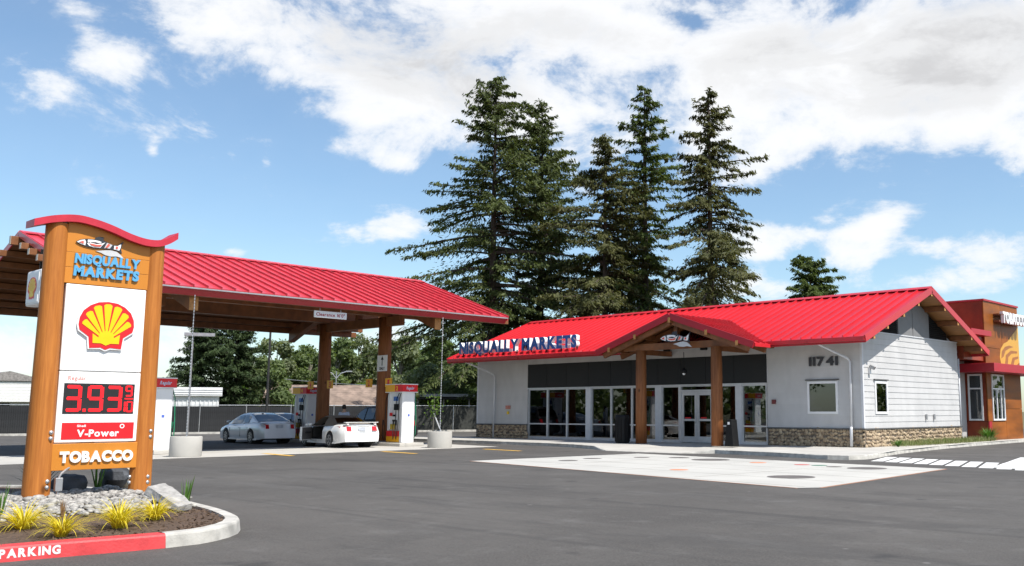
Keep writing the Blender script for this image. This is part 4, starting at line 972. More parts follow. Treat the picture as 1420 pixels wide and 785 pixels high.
for s_ in (1, -1): mb.bar((RX0-.03, ST_RY-s_*.14, ST_R+.02), (RX1+.03, ST_RY-s_*.14, ST_R+.02), .32, .03, (0, -s_*SS, 1))
mb.build('ridge_cap', ROOF2, rf)
for yy, s_ in ((ST_EY, -1), (2*ST_RY-ST_EY, 1)):
    for xa, xb in (((RX0-.01, -28.85), (-21.15, RX1+.01)) if s_ < 0 else ((RX0-.01, RX1+.01),)):
        MB().box(xa, xb, min(yy+s_*.016, yy+s_*.11), max(yy+s_*.016, yy+s_*.11), ST_E-.17, ST_E-.006).build('gutter', ROOF2, rf, bevel=.012)
        MB().box(xa, xb, min(yy, yy-s_*.05), max(yy, yy-s_*.05), ST_E-.24, ST_E-.17).build('fascia', FASC, rf)
for xx in (RX0-.03, RX1+.03):
    for s_ in (1, -1):
        ye = ST_RY-s_*(ST_RY-ST_EY+.06)
        MB().bar((xx, ye, sz(ye)-.07), (xx, ST_RY, ST_R-.07), .05, .26, (0, 0, 1)).build('rake_trim', ROOF2 if xx > -20 else FASC, rf)
MB().box(XL, SXW, 33.25, FY+.05, 4.40, 4.43).build('soffit', SIDEB, rf)
for y in (33.1, 34.25, 35.7, 37.1, 38.4, 39.7, 41.05, 42.5, 43.6):
    z = sz(y)-.125
    o = MB().box(SXW-.1, RX1+.02, y-.07, y+.07, z-.22, z).build('outlooker', BEAM, st, bevel=.006); MB().box(RX1+.021, RX1+.026, y-.066, y+.066, z-.215, z-.005).build('sunlit_end', ENDLIT, o)
# downspouts
DSP = mat('downspout_grey', (.60, .61, .64), .4, var=.03)
MB().tube([(-18.86, ST_EY+.02, 4.14), (-18.80, ST_EY+.12, 4.08), (-18.15, FY-.16, 3.55), (-18.08, FY-.09, 3.42), (-18.08, FY-.09, .86)], .045, 10).build('downspout', DSP, st, smooth=True)
MB().tube([(-18.08, FY-.12, .90), (-18.08, FY-.14, .80), (-18.08, FY-.14, .16)], .06, 10).build('downspout_boot', DSP, st, smooth=True)
MB().tube([(-39.9, ST_EY+.02, 4.14), (-39.85, ST_EY+.12, 4.08), (-38.95, FY-.16, 3.45), (-38.9, FY-.09, 3.35), (-38.9, FY-.12, .15)], .045, 10).build('downspout', DSP, st, smooth=True)
MB().tube([(SXW-.1, 43.3, 3.9), (SXW-.1, 43.3, .15)], .05, 10).build('downspout', DSP, st, smooth=True)
# inset link to the kiosk tower
MB().box(-21, SXW-.85, 43.02, 45.88, ZB, 3.9).build('link_wall', SIDE, st)
MB().box(-22, SXW+.55, 43.4, 45.86, 5.05, 5.30).build('link_roof', FASC, st); MB().box(-22, SXW+.1, 43.5, 45.86, 3.9, 5.05).build('link_upper_wall', mat('kiosk_red_panel', (.26, .045, .018), .4, var=.12, scale=1.2), st)
# ------------------------------------------------------------------ entrance gable on two log columns
EX, EHW, EZ0, EZ1, EY0 = -25.0, 4.15, 4.15, 5.53, 31.2
ES = (EZ1-EZ0)/EHW
pg = thing('entrance_porch', 'gabled timber entrance porch with red roof on two log columns', 'porch', (EX, 31.7, ZB))
yb_ = ST_EY+(EZ1-ST_E)/SS; xv = (EZ1-ST_E)/ES
for s_ in (1, -1):
    t = []; 
    outl = [(0, EY0), (0, yb_), (xv, ST_EY-.02), (EHW, ST_EY-.02), (EHW, EY0)]
    mb = MB(); T = [Vector((EX+s_*a, b, EZ1-ES*a)) for a, b in outl]; B = [v-Vector((0, 0, .10)) for v in T]
    if s_ < 0: T, B = T[::-1], B[::-1]
    mb.quad(*[tuple(v) for v in T[::-1]]); mb.quad(*[tuple(v) for v in B])
    for i in range(5): mb.quad(tuple(T[i]), tuple(T[(i+1) % 5]), tuple(B[(i+1) % 5]), tuple(B[i]))
    rp = mb.build('roof_slope', FASC if s_ > 0 else ROOF2, pg)
    rp.data.materials.clear(); rp.data.materials.append(ROOF2); rp.data.materials.append(DECK)
    for p_ in rp.data.polygons:
        if p_.index == 1: p_.material_index = 1
    for k in range(1, 13):                            # standing seams down the slope
        y = EY0+.05+k*.38
        a1 = EHW if y < ST_EY-.05 else xv*(yb_-y)/(yb_-ST_EY)
        if a1 > .1: MB().bar((EX, y, EZ1+.018), (EX+s_*a1, y, EZ1-ES*a1+.018), .032, .085).build('seam', ROOF2, rp)
    MB().bar((EX+s_*(EHW+.02), EY0-.03, EZ0-.085-.0), (EX, EY0-.03, EZ1-.085), .06, .27).build('rake_trim', FASC, pg)
    MB().box(min(EX+s_*EHW, EX+s_*(EHW+.08)), max(EX+s_*EHW, EX+s_*(EHW+.08)), EY0, ST_EY-.12, EZ0-.15, EZ0-.01).build('gutter', ROOF2, pg)
    MB().bar((EX+s_*(EHW-.3), EY0+.14, EZ0+.1-.30), (EX, EY0+.14, EZ1-.30), .14, .26).build('rafter', BEAM, pg)
    MB().bar((EX+s_*(EHW-.3), EY0+1.3, EZ0+.1-.30), (EX, EY0+1.3, EZ1-.30), .14, .26).build('rafter', BEAM, pg)
    for a in (1.9, 3.4):
        o = MB().box(EX+s_*a-.07, EX+s_*a+.07, EY0+.0, FY-.05, EZ1-ES*a-.32, EZ1-ES*a-.12).build('purlin', BEAM, pg); MB().box(EX+s_*a-.06, EX+s_*a+.06, EY0-.075, EY0-.062, EZ1-ES*a-.33, EZ1-ES*a-.13).build('sunlit_end', ENDLIT, o)
o = MB().box(EX-.08, EX+.08, EY0, 35, EZ1-.36, EZ1-.12).build('ridge_beam', BEAM, pg); MB().box(EX-.06, EX+.06, EY0-.075, EY0-.062, EZ1-.36, EZ1-.14).build('sunlit_end', ENDLIT, o)
MB().box(EX-2.9, EX+2.9, EY0+.36, EY0+.58, 4.10, 4.38).build('tie_beam', BEAM, pg, bevel=.01)
MB().box(EX-.09, EX+.09, EY0+.38, EY0+.56, 4.38, 5.15).build('king_post', BEAM, pg)
for (x, y) in ((-27.05, 31.75), (-22.92, 31.6)):
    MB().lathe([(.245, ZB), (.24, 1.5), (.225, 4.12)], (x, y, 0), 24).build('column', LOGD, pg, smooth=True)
    MB().bar((x, y, 4.05), (x, FY, 4.05), .16, .22).build('cross_beam', BEAM, pg)
em = thing('salmon_emblem', 'carved black white and red salmon emblem hung on the porch beam', 'emblem', (-24.5, 30.9, 4.3))
fish((-25.52, EY0+.02, 4.52), (1, 0, 0), YZ, (0, -1, 0), 1.62, em)
sp = 0
for x, lab in ((-27.17, 'black wall speaker left of the salmon emblem'), (-25.1, 'black wall speaker under the right of the salmon emblem')):
    t = MB().box(x-.14, x+.14, FY-.22, FY-.03, 4.15, 4.50).build('wall_speaker', BLK, None, bevel=.02); tag(t, lab, 'speaker', 'speakers under the porch')
pl = thing('pendant_lamp', 'small black pendant lamp hanging over the shop doors', 'lamp', (-25.6, 32.9, 3.2))
MB().tube([(-25.6, 32.9, 4.05), (-25.6, 32.9, 3.35)], .012, 6).build('rod', BLK, pl); MB().lathe([(.04, .20), (.12, .12), (.13, .0), (.09, -.02)], (-25.6, 32.9, 3.15), 14).build('shade', BLK, pl, smooth=True); MB().ell((-25.6, 32.9, 3.12), (.07, .07, .07), 10, 6).build('globe', WHT, pl, smooth=True)
# roof letters
rl = thing('roof_letters', 'big navy NISQUALLY MARKETS letters standing on the left of the shop roof', 'sign', (-36, 32.7, 4.4))
word('NISQUALLY MARKETS', (-40.50, 32.80, 4.50), (1, 0, 0), YZ, .62, 8.72, .22, NAVY, rl, 'letter', bold=.055, gap=.05, shear=.03, m2=WHT)
for k in range(9): MB().box(-40.2+k*1.05, -40.17+k*1.05, 32.60, 32.66, 4.30, 4.56).build('stand', BLK, rl)
hn = thing('house_number', 'dark street number 11741 fixed to the shop wall', 'sign', (-19.3, FY-.03, 3.3))
word('11741', (-19.92, FY-.035, 3.29), (1, 0, 0), YZ, .36, 1.30, .03, LETK, hn, 'numeral', bold=.04, gap=.12)
tag(MB().box(-21.68, -21.52, FY-.11, FY-.01, 1.80, 1.98).build('alarm_box', mat('maroon_box', (.16, .03, .03), .5), None, bevel=.01), 'small maroon alarm box on the wall right of the glazing', 'alarm')
gm = thing('wall_meter', 'small red and yellow utility plate on the left shop wall', 'meter', (-37.9, FY-.05, 1.5)); MB().box(-38.05, -37.72, FY-.05, FY-.0, 1.62, 1.80).build('plate', mat('faded_red', (.5, .2, .15), .6), gm); MB().box(-37.95, -37.82, FY-.05, FY, 1.35, 1.5).build('tag', SHY, gm)
wl = thing('wall_lamp', 'small grey floodlight on the white gable wall near the corner', 'lamp', (SXW+.1, 34.35, 3.1)); MB().box(SXW, SXW+.06, 34.28, 34.42, 2.95, 3.2).build('plate', WHTM, wl); MB().obox((SXW+.14, 34.35, 3.2), (.09, 0, -.05), (0, .07, 0), (.03, 0, .05)).build('head', GUT, wl)
for y, lab in ((39.35, 'small grey hose tap low on the gable wall, nearer the corner'), (40.15, 'small grey hose tap low on the gable wall, nearer the kiosk')):
    t = MB().box(SXW, SXW+.07, y-.05, y+.05, 1.15, 1.38).build('wall_tap', GUT, None, bevel=.01); tag(t, lab, 'tap', 'taps on the gable wall')
# ------------------------------------------------------------------ dim interior seen through the glass
MB().box(XL+.25, SXW-.25, FY+.25, YB-.3, ZB+.0, ZB+.012).build('interior_floor', mat('shop_floor', (.16, .15, .14), .4, var=.06), st)
MB().box(XL+.3, SXW-.25, YB-.27, YB-.23, ZB, 3.6).build('interior_back_wall', mat('interior_wall_dark', (.13, .11, .09), .7), st)
MB().box(XL+.25, SXW-.25, FY+.25, YB-.3, 3.2, 3.25).build('interior_ceiling', mat('ceiling_grey', (.20, .20, .20), .7), st)
random.seed(17)
goods = [mat('goods_%d' % i, c, .5, var=.1) for i, c in enumerate(((.55, .05, .04), (.6, .4, .05), (.06, .12, .4), (.6, .6, .58), (.05, .25, .10), (.5, .2, .05)))]
def shelf_unit(x, y, w, h, lab):
    t = thing('merchandise_shelf', lab, 'shelf', (x, y, ZB+.012), group='shelves inside the shop')
    mb = MB(); zb_ = ZB+.014
    mb.box(x-w/2, x+w/2, y-.02, y+.02, zb_, zb_+h)
    for k in range(4): mb.box(x-w/2, x+w/2, y-.3, y-.02, zb_+.1+k*(h-.2)/4, zb_+.13+k*(h-.2)/4)
    mb.build('frame', BLACKM, t)
    for k in range(4):
        xx = x-w/2+.03
        while xx < x+w/2-.2:
            q = random.uniform(.12, .26); MB().box(xx, xx+q-.015, y-.27, y-.06, zb_+.131+k*(h-.2)/4, zb_+.13+k*(h-.2)/4+random.uniform(.16, .27)).build('package', random.choice(goods), t); xx += q
for x, y, w, h, lab in ((-35.0, 35.2, 1.8, 1.5, 'shelf of goods behind the leftmost shop window'), (-33.0, 36.6, 1.6, 1.8, 'dark shelf of goods behind the third shop window'), (-30.2, 35.3, 2.2, 1.4, 'low shelf of goods behind the windows left of the log column'), (-22.8, 35.2, 1.2, 1.3, 'shelf of goods behind the rightmost shop window'), (-25.6, 39.5, 3.0, 1.7, 'shelf of goods facing the double doors'), (-29, 41.8, 5, 2.1, 'tall shelf along the back wall of the shop')): shelf_unit(x, y, w, h, lab)
tag(MB().box(-23.1, -22.2, 34.25, 34.75, ZB+.013, 1.15).build('ice_chest', mat('chest_blue', (.05, .16, .42), .4), None, bevel=.03), 'blue chest behind the right shop windows', 'chest')
# bins on the walkway
def bin_(x, y, w, h, lab, lid):
    t = thing('litter_bin', lab, 'bin', (x, y, ZB)); mb = MB(); mb.lathe([(w*.46, ZB+.0), (w*.5, ZB+.05), (w*.5, ZB+h*.86)], (x, y, 0), 12).build('body', BLK, t)
    for k in range(12):
        a = k*math.pi/6; MB().obox((x+w*.5*math.cos(a), y+w*.5*math.sin(a), ZB+h*.45), (.02, 0, 0), (0, .02, 0), (0, 0, h*.38)).build('rib', BLK, t)
    MB().lathe([(w*.54, ZB+h*.86), (w*.54, ZB+h*.92), (w*(.30 if lid else .46), ZB+h)], (x, y, 0), 12).build('lid', BLK, t)
bin_(-28.0, 31.6, .62, 1.22, 'black round litter bin left of the left porch column', False)
bt = thing('squeegee_stand', 'black tapered stand with small white label beside the right porch column', 'stand', (-22.25, 31.65, ZB))
MB().prism([(-.22, 0), (.22, 0), (.12, 1.05), (-.10, 1.05)], (-22.25, 31.65, ZB), (1, 0, 0), YZ, (0, 1, 0), -.2, .2).build('body', BLK, bt, bevel=.02); MB().box(-22.30, -22.20, 31.44, 31.449, .98, 1.08).build('label', WHT, bt)
# ------------------------------------------------------------------ tobacco kiosk tower
KX, KY, KZ = -17.4, 45.9, 6.87
WOODP = mat('varnished_panel', (.265, .080, .011), .45, spec=.25, var=.22, scale=.9, stretch=(1, .5, 2.5), detail=6, rnd=.10)
REDW = mat('red_stained_panel', (.24, .045, .018), .45, spec=.25, var=.2, scale=.9, detail=6, rnd=.10)
kt = thing('tobacco_kiosk', 'tall brown panelled tobacco kiosk with red band canopy and corner windows', 'kiosk', (KX-2, KY+2.2, ZB))
KY1 = 50.5
WX = (46.45, 48.05, 1.06, 3.28)       # window on +X face (y0 y1 z0 z1)
WY = (-18.32, -17.62, 1.06, 3.28)     # window on -Y face (x0 x1 z0 z1)
kw = MB().box(KX-4.2, KX-.05, KY+.05, KY1-.05, ZB, KZ-.02).build('wall', BLACKM, kt)
for (a0, a1, b0, b1) in [(KY, 48.2, ZB, 1.02), (48.21, KY1, ZB, 1.62), (48.21, KY1, 1.63, 3.34), (KY, 48.1, 3.35, 4.55), (48.11, KY1, 3.35, 4.55), (KY, 48.1, 4.56, KZ-.06), (48.11, KY1, 4.56, KZ-.06), (KY, 48.2, 1.03, 3.34)]:
    for r in rect_minus((a0, a1, b0, b1), [WX]): box('wall_panel', WOODP, kw, KX-.05, KX, r[0]+.004, r[1]-.004, r[2]+.004, r[3]-.004)
for (a0, a1, b0, b1) in [(KX-4.2, KX, ZB, 1.02), (KX-4.2, KX, 1.03, 3.34), (KX-4.2, KX, 3.35, 4.55), (KX-4.2, KX, 4.56, KZ-.06)]:
    for r in rect_minus((a0, a1-.055, b0, b1), [WY]): box('wall_panel', REDW, kw, r[0]+.004, r[1]-.004, KY, KY+.05, r[2]+.004, r[3]-.004)
box('coping', FASC, kt, KX-4.25, KX+.05, KY-.05, KY1+.05, KZ-.06, KZ+.03)
box('band_canopy', FASC, kt, KX-2.2, KX+.85, KY-1.25, KY1+2.0, 3.34, 3.74, bevel=.01)
def kwin(plane, a0, a1, z0, z1, mull):
    f = MB(); t = .08
    def P(p, q, r, s_, d0=-.03, d1=.05):
        if plane == 'X': f.box(KX+d0, KX+d1, p, q, r, s_)
        else: f.box(p, q, KY-d1, KY-d0, r, s_)
    P(a0, a0+t, z0, z1); P(a1-t, a1, z0, z1); P(a0+t, a1-t, z0, z0+t); P(a0+t, a1-t, z1-t, z1); P(a0+t, a1-t, 2.55, 2.62, -.028, .048)
    for m_ in mull: P(m_-.035, m_+.035, z0+t, 2.55, -.026, .046)
    fr = f.build('window', WHTM, kt); g = MB()
    if plane == 'X': g.box(KX-.004, KX+.006, a0+t, a1-t, z0+t, z1-t)
    else: g.box(a0+t, a1-t, KY-.006, KY+.004, z0+t, z1-t)
    g.build('pane', GLS, fr)
kwin('X', *WX, (47.05, 47.6)); kwin('Y', *WY, ())
box('corner_guard', FASC, kt, KX-.02, KX+.05, KY-.04, KY+.30, ZB, 1.02)
ks = thing('tobacco_letters', 'white raised TOBACCO letters on the lit kiosk wall', 'sign', (KX+.3, 48.9, 5.75))
word('TOBACCO', (KX+.32, 47.15, 5.80), YA, YZ, .56, 3.15, .16, WHT, ks, 'letter', bold=.034, gap=.10)
MB().box(KX+.02, KX+.30, 47.1, 50.35, 5.86, 5.94).build('raceway', mat('bronze_raceway', (.20, .07, .03), .5), ks); MB().box(KX+.02, KX+.30, 47.1, 50.35, 6.18, 6.26).build('raceway', mat('bronze_raceway', (.20, .07, .03), .5), ks)
GOLD = mat('gold_mural_paint', (.62, .34, .05), .45, var=.05)
mu = thing('gold_mural', 'gold line emblem painted on the kiosk wall below the letters', 'mural', (KX+.01, 49.5, 4.4))
MB().prism([(47.75, 4.15), (47.9, 4.55), (48.35, 4.85), (48.9, 4.98), (49.6, 5.35), (50.4, 5.75), (50.48, 5.75), (50.48, 4.0), (49.9, 3.78), (47.9, 3.78)], (0, 0, 0), YA, YZ, (1, 0, 0), KX+.001, KX+.006).build('painted_field', GOLD, mu)
BRN = mat('mural_brown', (.33, .125, .03), .45, var=.08)
for pts in ([(47.95, 4.1), (48.05, 4.45), (48.5, 4.70), (49.1, 4.80), (49.7, 4.75), (49.1, 4.65), (48.55, 4.5), (48.25, 4.2)], [(48.4, 3.85), (48.6, 4.3), (49.3, 4.55), (50.2, 4.55), (50.2, 4.45), (49.4, 4.40), (48.9, 4.2), (48.8, 3.85)], [(49.2, 3.85), (49.5, 4.2), (50.3, 4.3), (50.3, 4.18), (49.8, 4.1), (49.6, 3.85)]):
    MB().prism(pts, (0, 0, 0), YA, YZ, (1, 0, 0), KX+.0065, KX+.010).build('painted_line', BRN, mu)
# planting along the gable wall
GRS = mat('strip_grass', (.13, .20, .055), .7, var=.25, scale=9, col2=(.26, .24, .13), trans=.3)
N = 2600; P = np.stack([rng.uniform(-17.42, -16.75, N), 0*np.zeros(N), np.full(N, .13)], 1); P[:, 1] = rng.uniform(35.6, 45.2, N)
d = unit(np.stack([rng.normal(0, .35, N), rng.normal(0, .35, N), np.ones(N)], 1)); h = rng.uniform(.10, .34, (N, 1)); sdv = unit(np.cross(d, rng.normal(size=(N, 3))))*.012
o = soup('strip_grass', *leaf_from(P+d*h/2, d*h/2, sdv), GRS, kind='stuff'); tag(o, 'thin ornamental grass strip below the white gable wall', 'grass')
for x, y, k, lab, s_ in ((-17.1, 45.0, .75, 'leafy green shrub between the gable wall and the kiosk', 41), (-17.0, 35.4, .3, 'small bright green shrub at the shop corner', 42)):
    blade_plant('shrub', (x, y, .13), int(220*k)+50, k, .03, .7, .7, GG, lab, 'shrub', s_)

# ------------------------------------------------------------------ vehicles (local: x forward, y left, z up)
def paint(name, col, metal=.0, rough=.25): return mat(name, col, rough, metal=metal, var=.02, coat=.6, scale=1)
TAIL = mat('tail_lamp_red', (.45, .01, .015), .2, var=.05, coat=.5); LAMPC = mat('lamp_clear', (.55, .56, .58), .15, var=.05, coat=.5)
RIM = mat('alloy_rim', (.50, .50, .51), .3, metal=.7, var=.05); DKIN = mat('car_interior', (.028, .027, .026), .7, var=.2)
def car(name, label, loc, heading, S):
    t = thing(name, label, 'car', loc, heading, world=False)
    L, W, xf, xr, r = S['L'], S['W'], S['xf'], S['xr'], S['r']; Ra = r+.055
    px, pz = zip(*S['top'])
    xs = sorted(set([round(x, 3) for x in np.linspace(-L/2, L/2, 40)]+[round(a+s_*Ra*k, 3) for a in (xf, xr) for s_ in (-1, 1) for k in (1.0, 1.001, .96, .85, .65, .35, 0)]+list(S.get('door', ()))))
    def wid(x):
        e = max(0, abs(x)-(L/2-.55))/.55; base = W/2*(1-.035*abs(x/(L/2))**2)
        return base*(1-.17*e**2.2)
    def zt(x): return float(np.interp(x, px, pz))
    def zbm(x):
        z = S['sill']
        for a in (xf, xr):
            if abs(x-a) < Ra: z = max(z, r+math.sqrt(max(Ra*Ra-(x-a)**2, 0))*.98)
        e = max(0, abs(x)-(L/2-.4))/.4; return z+.06*e
    def sec(x):
        w = wid(x); z = zt(x); zb = zbm(x); ws = w*S.get('tumble', .945); h = z-.25
        pts = [(0, z+.018), (.5*ws, z+.012), (.8*ws, z-.006), (.94*ws, z-.035), (ws, z-.085), (w*.995, max(.25+h*.62, zb+.06)), (w, max(.25+h*.42, zb+.04)), (w*.985, max(.34, zb+.02)), (w*.965, zb)]
        out = []
        for j, (y, zz) in enumerate(pts):
            e = max(0, -x-(L/2-.35))/.35; dxr = .13*e*max(0, (zz-.62)/.35) if zz > .62 else 0
            f = max(0, x-(L/2-.35))/.35; dxf = -.10*f*max(0, (zz-.5)/.2) if zz > .5 else 0
            out.append((x+dxr+dxf, y, zz))
        return out
    body = MB(); rows = [sec(x) for x in xs]; nl = len(rows[0]); D0, D1 = S.get('door', (9, 9))
    for i in range(len(xs)-1):
        for j in range(nl-1):
            a, b, c, d = rows[i][j], rows[i+1][j], rows[i+1][j+1], rows[i][j+1]
            left_open = D0-1e-6 <= xs[i] and xs[i+1] <= D1+1e-6 and 3 <= j <= 6
            if not left_open: body.quad(a, b, c, d)
            m_ = [(p[0], -p[1], p[2]) for p in (d, c, b, a)]; body.quad(*m_)
    for rw, fl in ((rows[0], 1), (rows[-1], 0)):
        ring = list(rw)+[(p[0], -p[1], p[2]) for p in rw[::-1]]; body.quad(*(ring if fl else ring[::-1]))
    bo = body.build('body', S['paint'], t, smooth=True); 
    import bmesh
    bm = bmesh.new(); bm.from_mesh(bo.data); bmesh.ops.remove_doubles(bm, verts=bm.verts, dist=.0005); bmesh.ops.recalc_face_normals(bm, faces=bm.faces); bm.to_mesh(bo.data); bm.free(); bo.data.polygons.foreach_set('use_smooth', [True]*len(bo.data.polygons)); smooth_angle(bo, 35)
    MB().box(-L/2+.25, L/2-.25, -W/2*.80, W/2*.80, S['sill']+.0, .42).build('underbody', RUB, t)
    # cabin
    cx, cz = zip(*S['cab']); x0, x1 = cx[0], cx[-1]; cxs = np.unique(np.round(np.concatenate([np.linspace(x0, x1, 26), cx]), 3))
    def zr(x): return float(np.interp(x, cx, cz))
    def csec(x, grow=0.0):
        b = zt(x)-.035; z = max(zr(x), b+.002); k = min(1, (z-b)/(max(cz)-b+1e-6)); wb = wid(x)*.905+grow; wr = wb-(wb-wid(x)*.66)*k
        return [(x, 0, z+grow), (x, wr*.55, z-.012*k+grow), (x, wr*.85, z-.03*k+grow), (x, wr, z-.075*k), (x, wr+(wb-wr)*.5+.012*k, (z-.075*k+b)/2), (x, wb, b)]
    cab = MB(); cr = [csec(x) for x in cxs]
    for i in range(len(cxs)-1):
        for j in range(5):
            a, b, c, d = cr[i][j], cr[i+1][j], cr[i+1][j+1], cr[i][j+1]
            if not (S.get('door') and D0 <= cxs[i] and cxs[i+1] <= D1 and j >= 3): cab.quad(a, b, c, d)
            cab.quad(*[(p[0], -p[1], p[2]) for p in (d, c, b, a)])
    ro = cab.build('roof', S.get('roof', S['paint']), t, smooth=True)
    bm = bmesh.new(); bm.from_mesh(ro.data); bmesh.ops.remove_doubles(bm, verts=bm.verts, dist=.0005); bmesh.ops.recalc_face_normals(bm, faces=bm.faces); bm.to_mesh(ro.data); bm.free(); ro.data.polygons.foreach_set('use_smooth', [True]*len(ro.data.polygons))
    def patch(nm, xa, xb, j0, j1, u0, u1, both=False, sides=(1, -1), m=GLD):
        """glass following the cabin skin between section points j0..j1 (fractional), grown 8 mm"""
        for sgn in sides:
            mb = MB(); X = np.linspace(xa, xb, 9); U = np.linspace(u0, u1, 6); G = []
            for x in X:
                s_ = csec(x, .009); row = []
                for u in U:
                    q = j0+(j1-j0)*u; k = min(int(q), 4); f = q-k; p = [s_[k][n]*(1-f)+s_[k+1][n]*f for n in range(3)]
                    row.append((p[0], sgn*p[1]+(sgn*.010 if j0 >= 2.9 else 0), p[2]))
                G.append(row)
            for i in range(8):
                for j in range(5):
                    q = (G[i][j], G[i+1][j], G[i+1][j+1], G[i][j+1]); mb.quad(*(q if sgn > 0 else q[::-1]))
            if both: continue
            mb.build(nm, m, t, smooth=True)
    for (xa, xb) in S['ws']: patch('windscreen', xa, xb, 0, 3, 0, .93)
    for (xa, xb) in S['rw']: patch('rear_window', xa, xb, 0, 3, 0, S.get('rwu', .90))
    for (xa, xb) in S['sw']: patch('side_window', xa, xb, 3, 5, .10, .93, sides=S.get('swsides', (1, -1)))
    # dark inner shell so glass and openings look into a cabin
    MB().box(x0+.5, x1-.35, -W/2*.72, W/2*.72, .42, zt(0)-.06).build('cabin_floor', DKIN, t) if not S.get('door') else None
    for sx in (-1, 1):
        for xa in (xf, xr):
            yc = sx*(W/2-.115)
            wh = MB().lathe([(r*.62, -.10), (r*.95, -.105), (r, -.08), (r, .08), (r*.95, .105), (r*.62, .10)], (xa, yc, r), 24, 'Y').build('wheel', RUB, t, smooth=True); smooth_angle(wh, 40)
            yo = yc+sx*.098
            MB().lathe([(r*.60, 0), (r*.64, sx*.012)], (xa, yo, r), 22, 'Y').build('rim', DKIN if S['spokes'] else RIM, wh)
            if S['spokes']:
                for k in range(S['spokes']):
                    a = 2*math.pi*k/S['spokes']+.3; dv = Vector((math.cos(a), 0, math.sin(a)))
                    MB().bar(Vector((xa, yo+sx*.016, r))+dv*.03, Vector((xa, yo+sx*.016, r))+dv*r*.62, .075, .02, (0, 1, 0)).build('spoke', RIM, wh)
                MB().lathe([(r*.66, -.004), (r*.66, .022), (r*.585, .022), (r*.585, -.004)], (xa, yo-.008, r), 22, 'Y', cap=False).build('rim_lip', RIM, wh)
            else:
                for k in range(7):
                    a = 2*math.pi*k/7; dv = Vector((math.cos(a), 0, math.sin(a))); MB().bar(Vector((xa, yo+sx*.014, r))+dv*r*.32, Vector((xa, yo+sx*.014, r))+dv*r*.52, .055, .012, (0, 1, 0)).build('rim_slot', DKIN, wh)
            MB().lathe([(Ra*.98, 0), (Ra*.98, .3)], (xa, sx*W/2*.55 if sx > 0 else -W/2*.55-.3, r), 20, 'Y').build('wheel_well', RUB, t)
    xb = -L/2
    for sx in (-1, 1):
        ya, yb = S['tail']; z0_, z1_ = S['tailz']
        mb = MB(); P_ = [(xb+.01, ya), (xb+.02+.04, yb), (xb+.16, yb+.045)]
        def at(y, z): 
            e = S.get('tailx', 0); we = wid(xb)*.93; return (xb+.13*max(0, (z-.62)/.35)-.014+max(0, y-we)*1.9+e, sx*y, z)
        ysn = np.linspace(ya, yb, 5); q = [[at(y, z) for z in (z0_, z1_)] for y in ysn]
        for i in range(4):
            f_ = (q[i][0], q[i+1][0], q[i+1][1], q[i][1]); mb.quad(*(f_[::-1] if sx > 0 else f_))
            g_ = [(p[0]+.14, p[1], p[2]) for p in f_]
            mb.quad(*[f_[3], f_[2], g_[2], g_[3]]); mb.quad(*[f_[0], g_[0], g_[1], f_[1]])
        e_ = (q[4][0], (q[4][0][0]+.22, sx*(yb+.02), z0_), (q[4][1][0]+.22, sx*(yb+.01), z1_), q[4][1]); mb.quad(*(e_[::-1] if sx > 0 else e_))
        mb.build('tail_lamp', TAIL, t)
        MB().ell((L/2-.17, sx*(W/2-.38), zt(L/2-.2)-.13), (.10, .20, .065), 10, 6).build('headlamp', LAMPC, t, smooth=True)
        xm = S['mir']; MB().ell((xm, sx*(W/2+.06), zt(xm)+.06), (.07, .10, .07), 10, 6).build('mirror', S.get('mirp', S['paint']), t, smooth=True)
        if not (S.get('door') and sx > 0):
            for xh in S['handles']: MB().box(xh-.08, xh+.08, min(sx*(wid(xh)*.97), sx*(wid(xh)*.97+.03)), max(sx*(wid(xh)*.97), sx*(wid(xh)*.97+.03)), .72, .75).build('door_handle', S['paint'], t)
            for xd in S['seams']: MB().box(xd-.006, xd+.006, min(sx*wid(xd)*.90, sx*(wid(xd)+.002)), max(sx*wid(xd)*.90, sx*(wid(xd)+.002)), .33, .74).build('door_seam', DKIN, t)
    zp = S['plate']; MB().box(xb-.02+.13*max(0, (zp-.62)/.35), xb+.05, -.16, .16, zp-.06, zp+.08).build('number_plate', mat('plate', (.52, .55, .62), .5, var=.1), t)
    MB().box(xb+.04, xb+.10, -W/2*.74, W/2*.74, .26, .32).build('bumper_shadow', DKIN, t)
    for sx in (-1, 1): MB().box(-L/2+.55, L/2-.6, min(sx*(W/2-.05), sx*(W/2-.02)), max(sx*(W/2-.05), sx*(W/2-.02)), S['sill']-.02, S['sill']+.05).build('sill_trim', S.get('sillp', DKIN), t)
    return t
SILV = paint('silver_paint', (.60, .615, .65), .35, .3); WPNT = paint('white_car_paint', (.80, .79, .77)); DKP = mat('dark_paint', (.010, .011, .013), .45, var=.02, spec=.3)
CANV = mat('tan_canvas', (.16, .135, .11), .9, var=.08, scale=12, bump=.1)
sedan = dict(L=4.98, W=1.86, xf=1.42, xr=-1.34, r=.325, sill=.20, top=[(-2.49, .93), (-2.2, 1.0), (-1.5, 1.02), (-.3, .965), (1.0, .94), (1.7, .86), (2.2, .75), (2.49, .62)],
    cab=[(-1.95, 1.0), (-1.6, 1.13), (-1.05, 1.35), (-.55, 1.435), (0, 1.45), (.35, 1.41), (.9, 1.17), (1.32, .93)], ws=[(.40, 1.25)], rw=[(-1.88, -.72)], rwu=.95, sw=[(-.96, -.26), (-.20, .92)],
    tail=(.52, .84), tailz=(.70, .90), mir=.95, handles=(-.05, -.95), seams=(.98, -.22), plate=.80, spokes=0, paint=SILV, sillp=SILV)
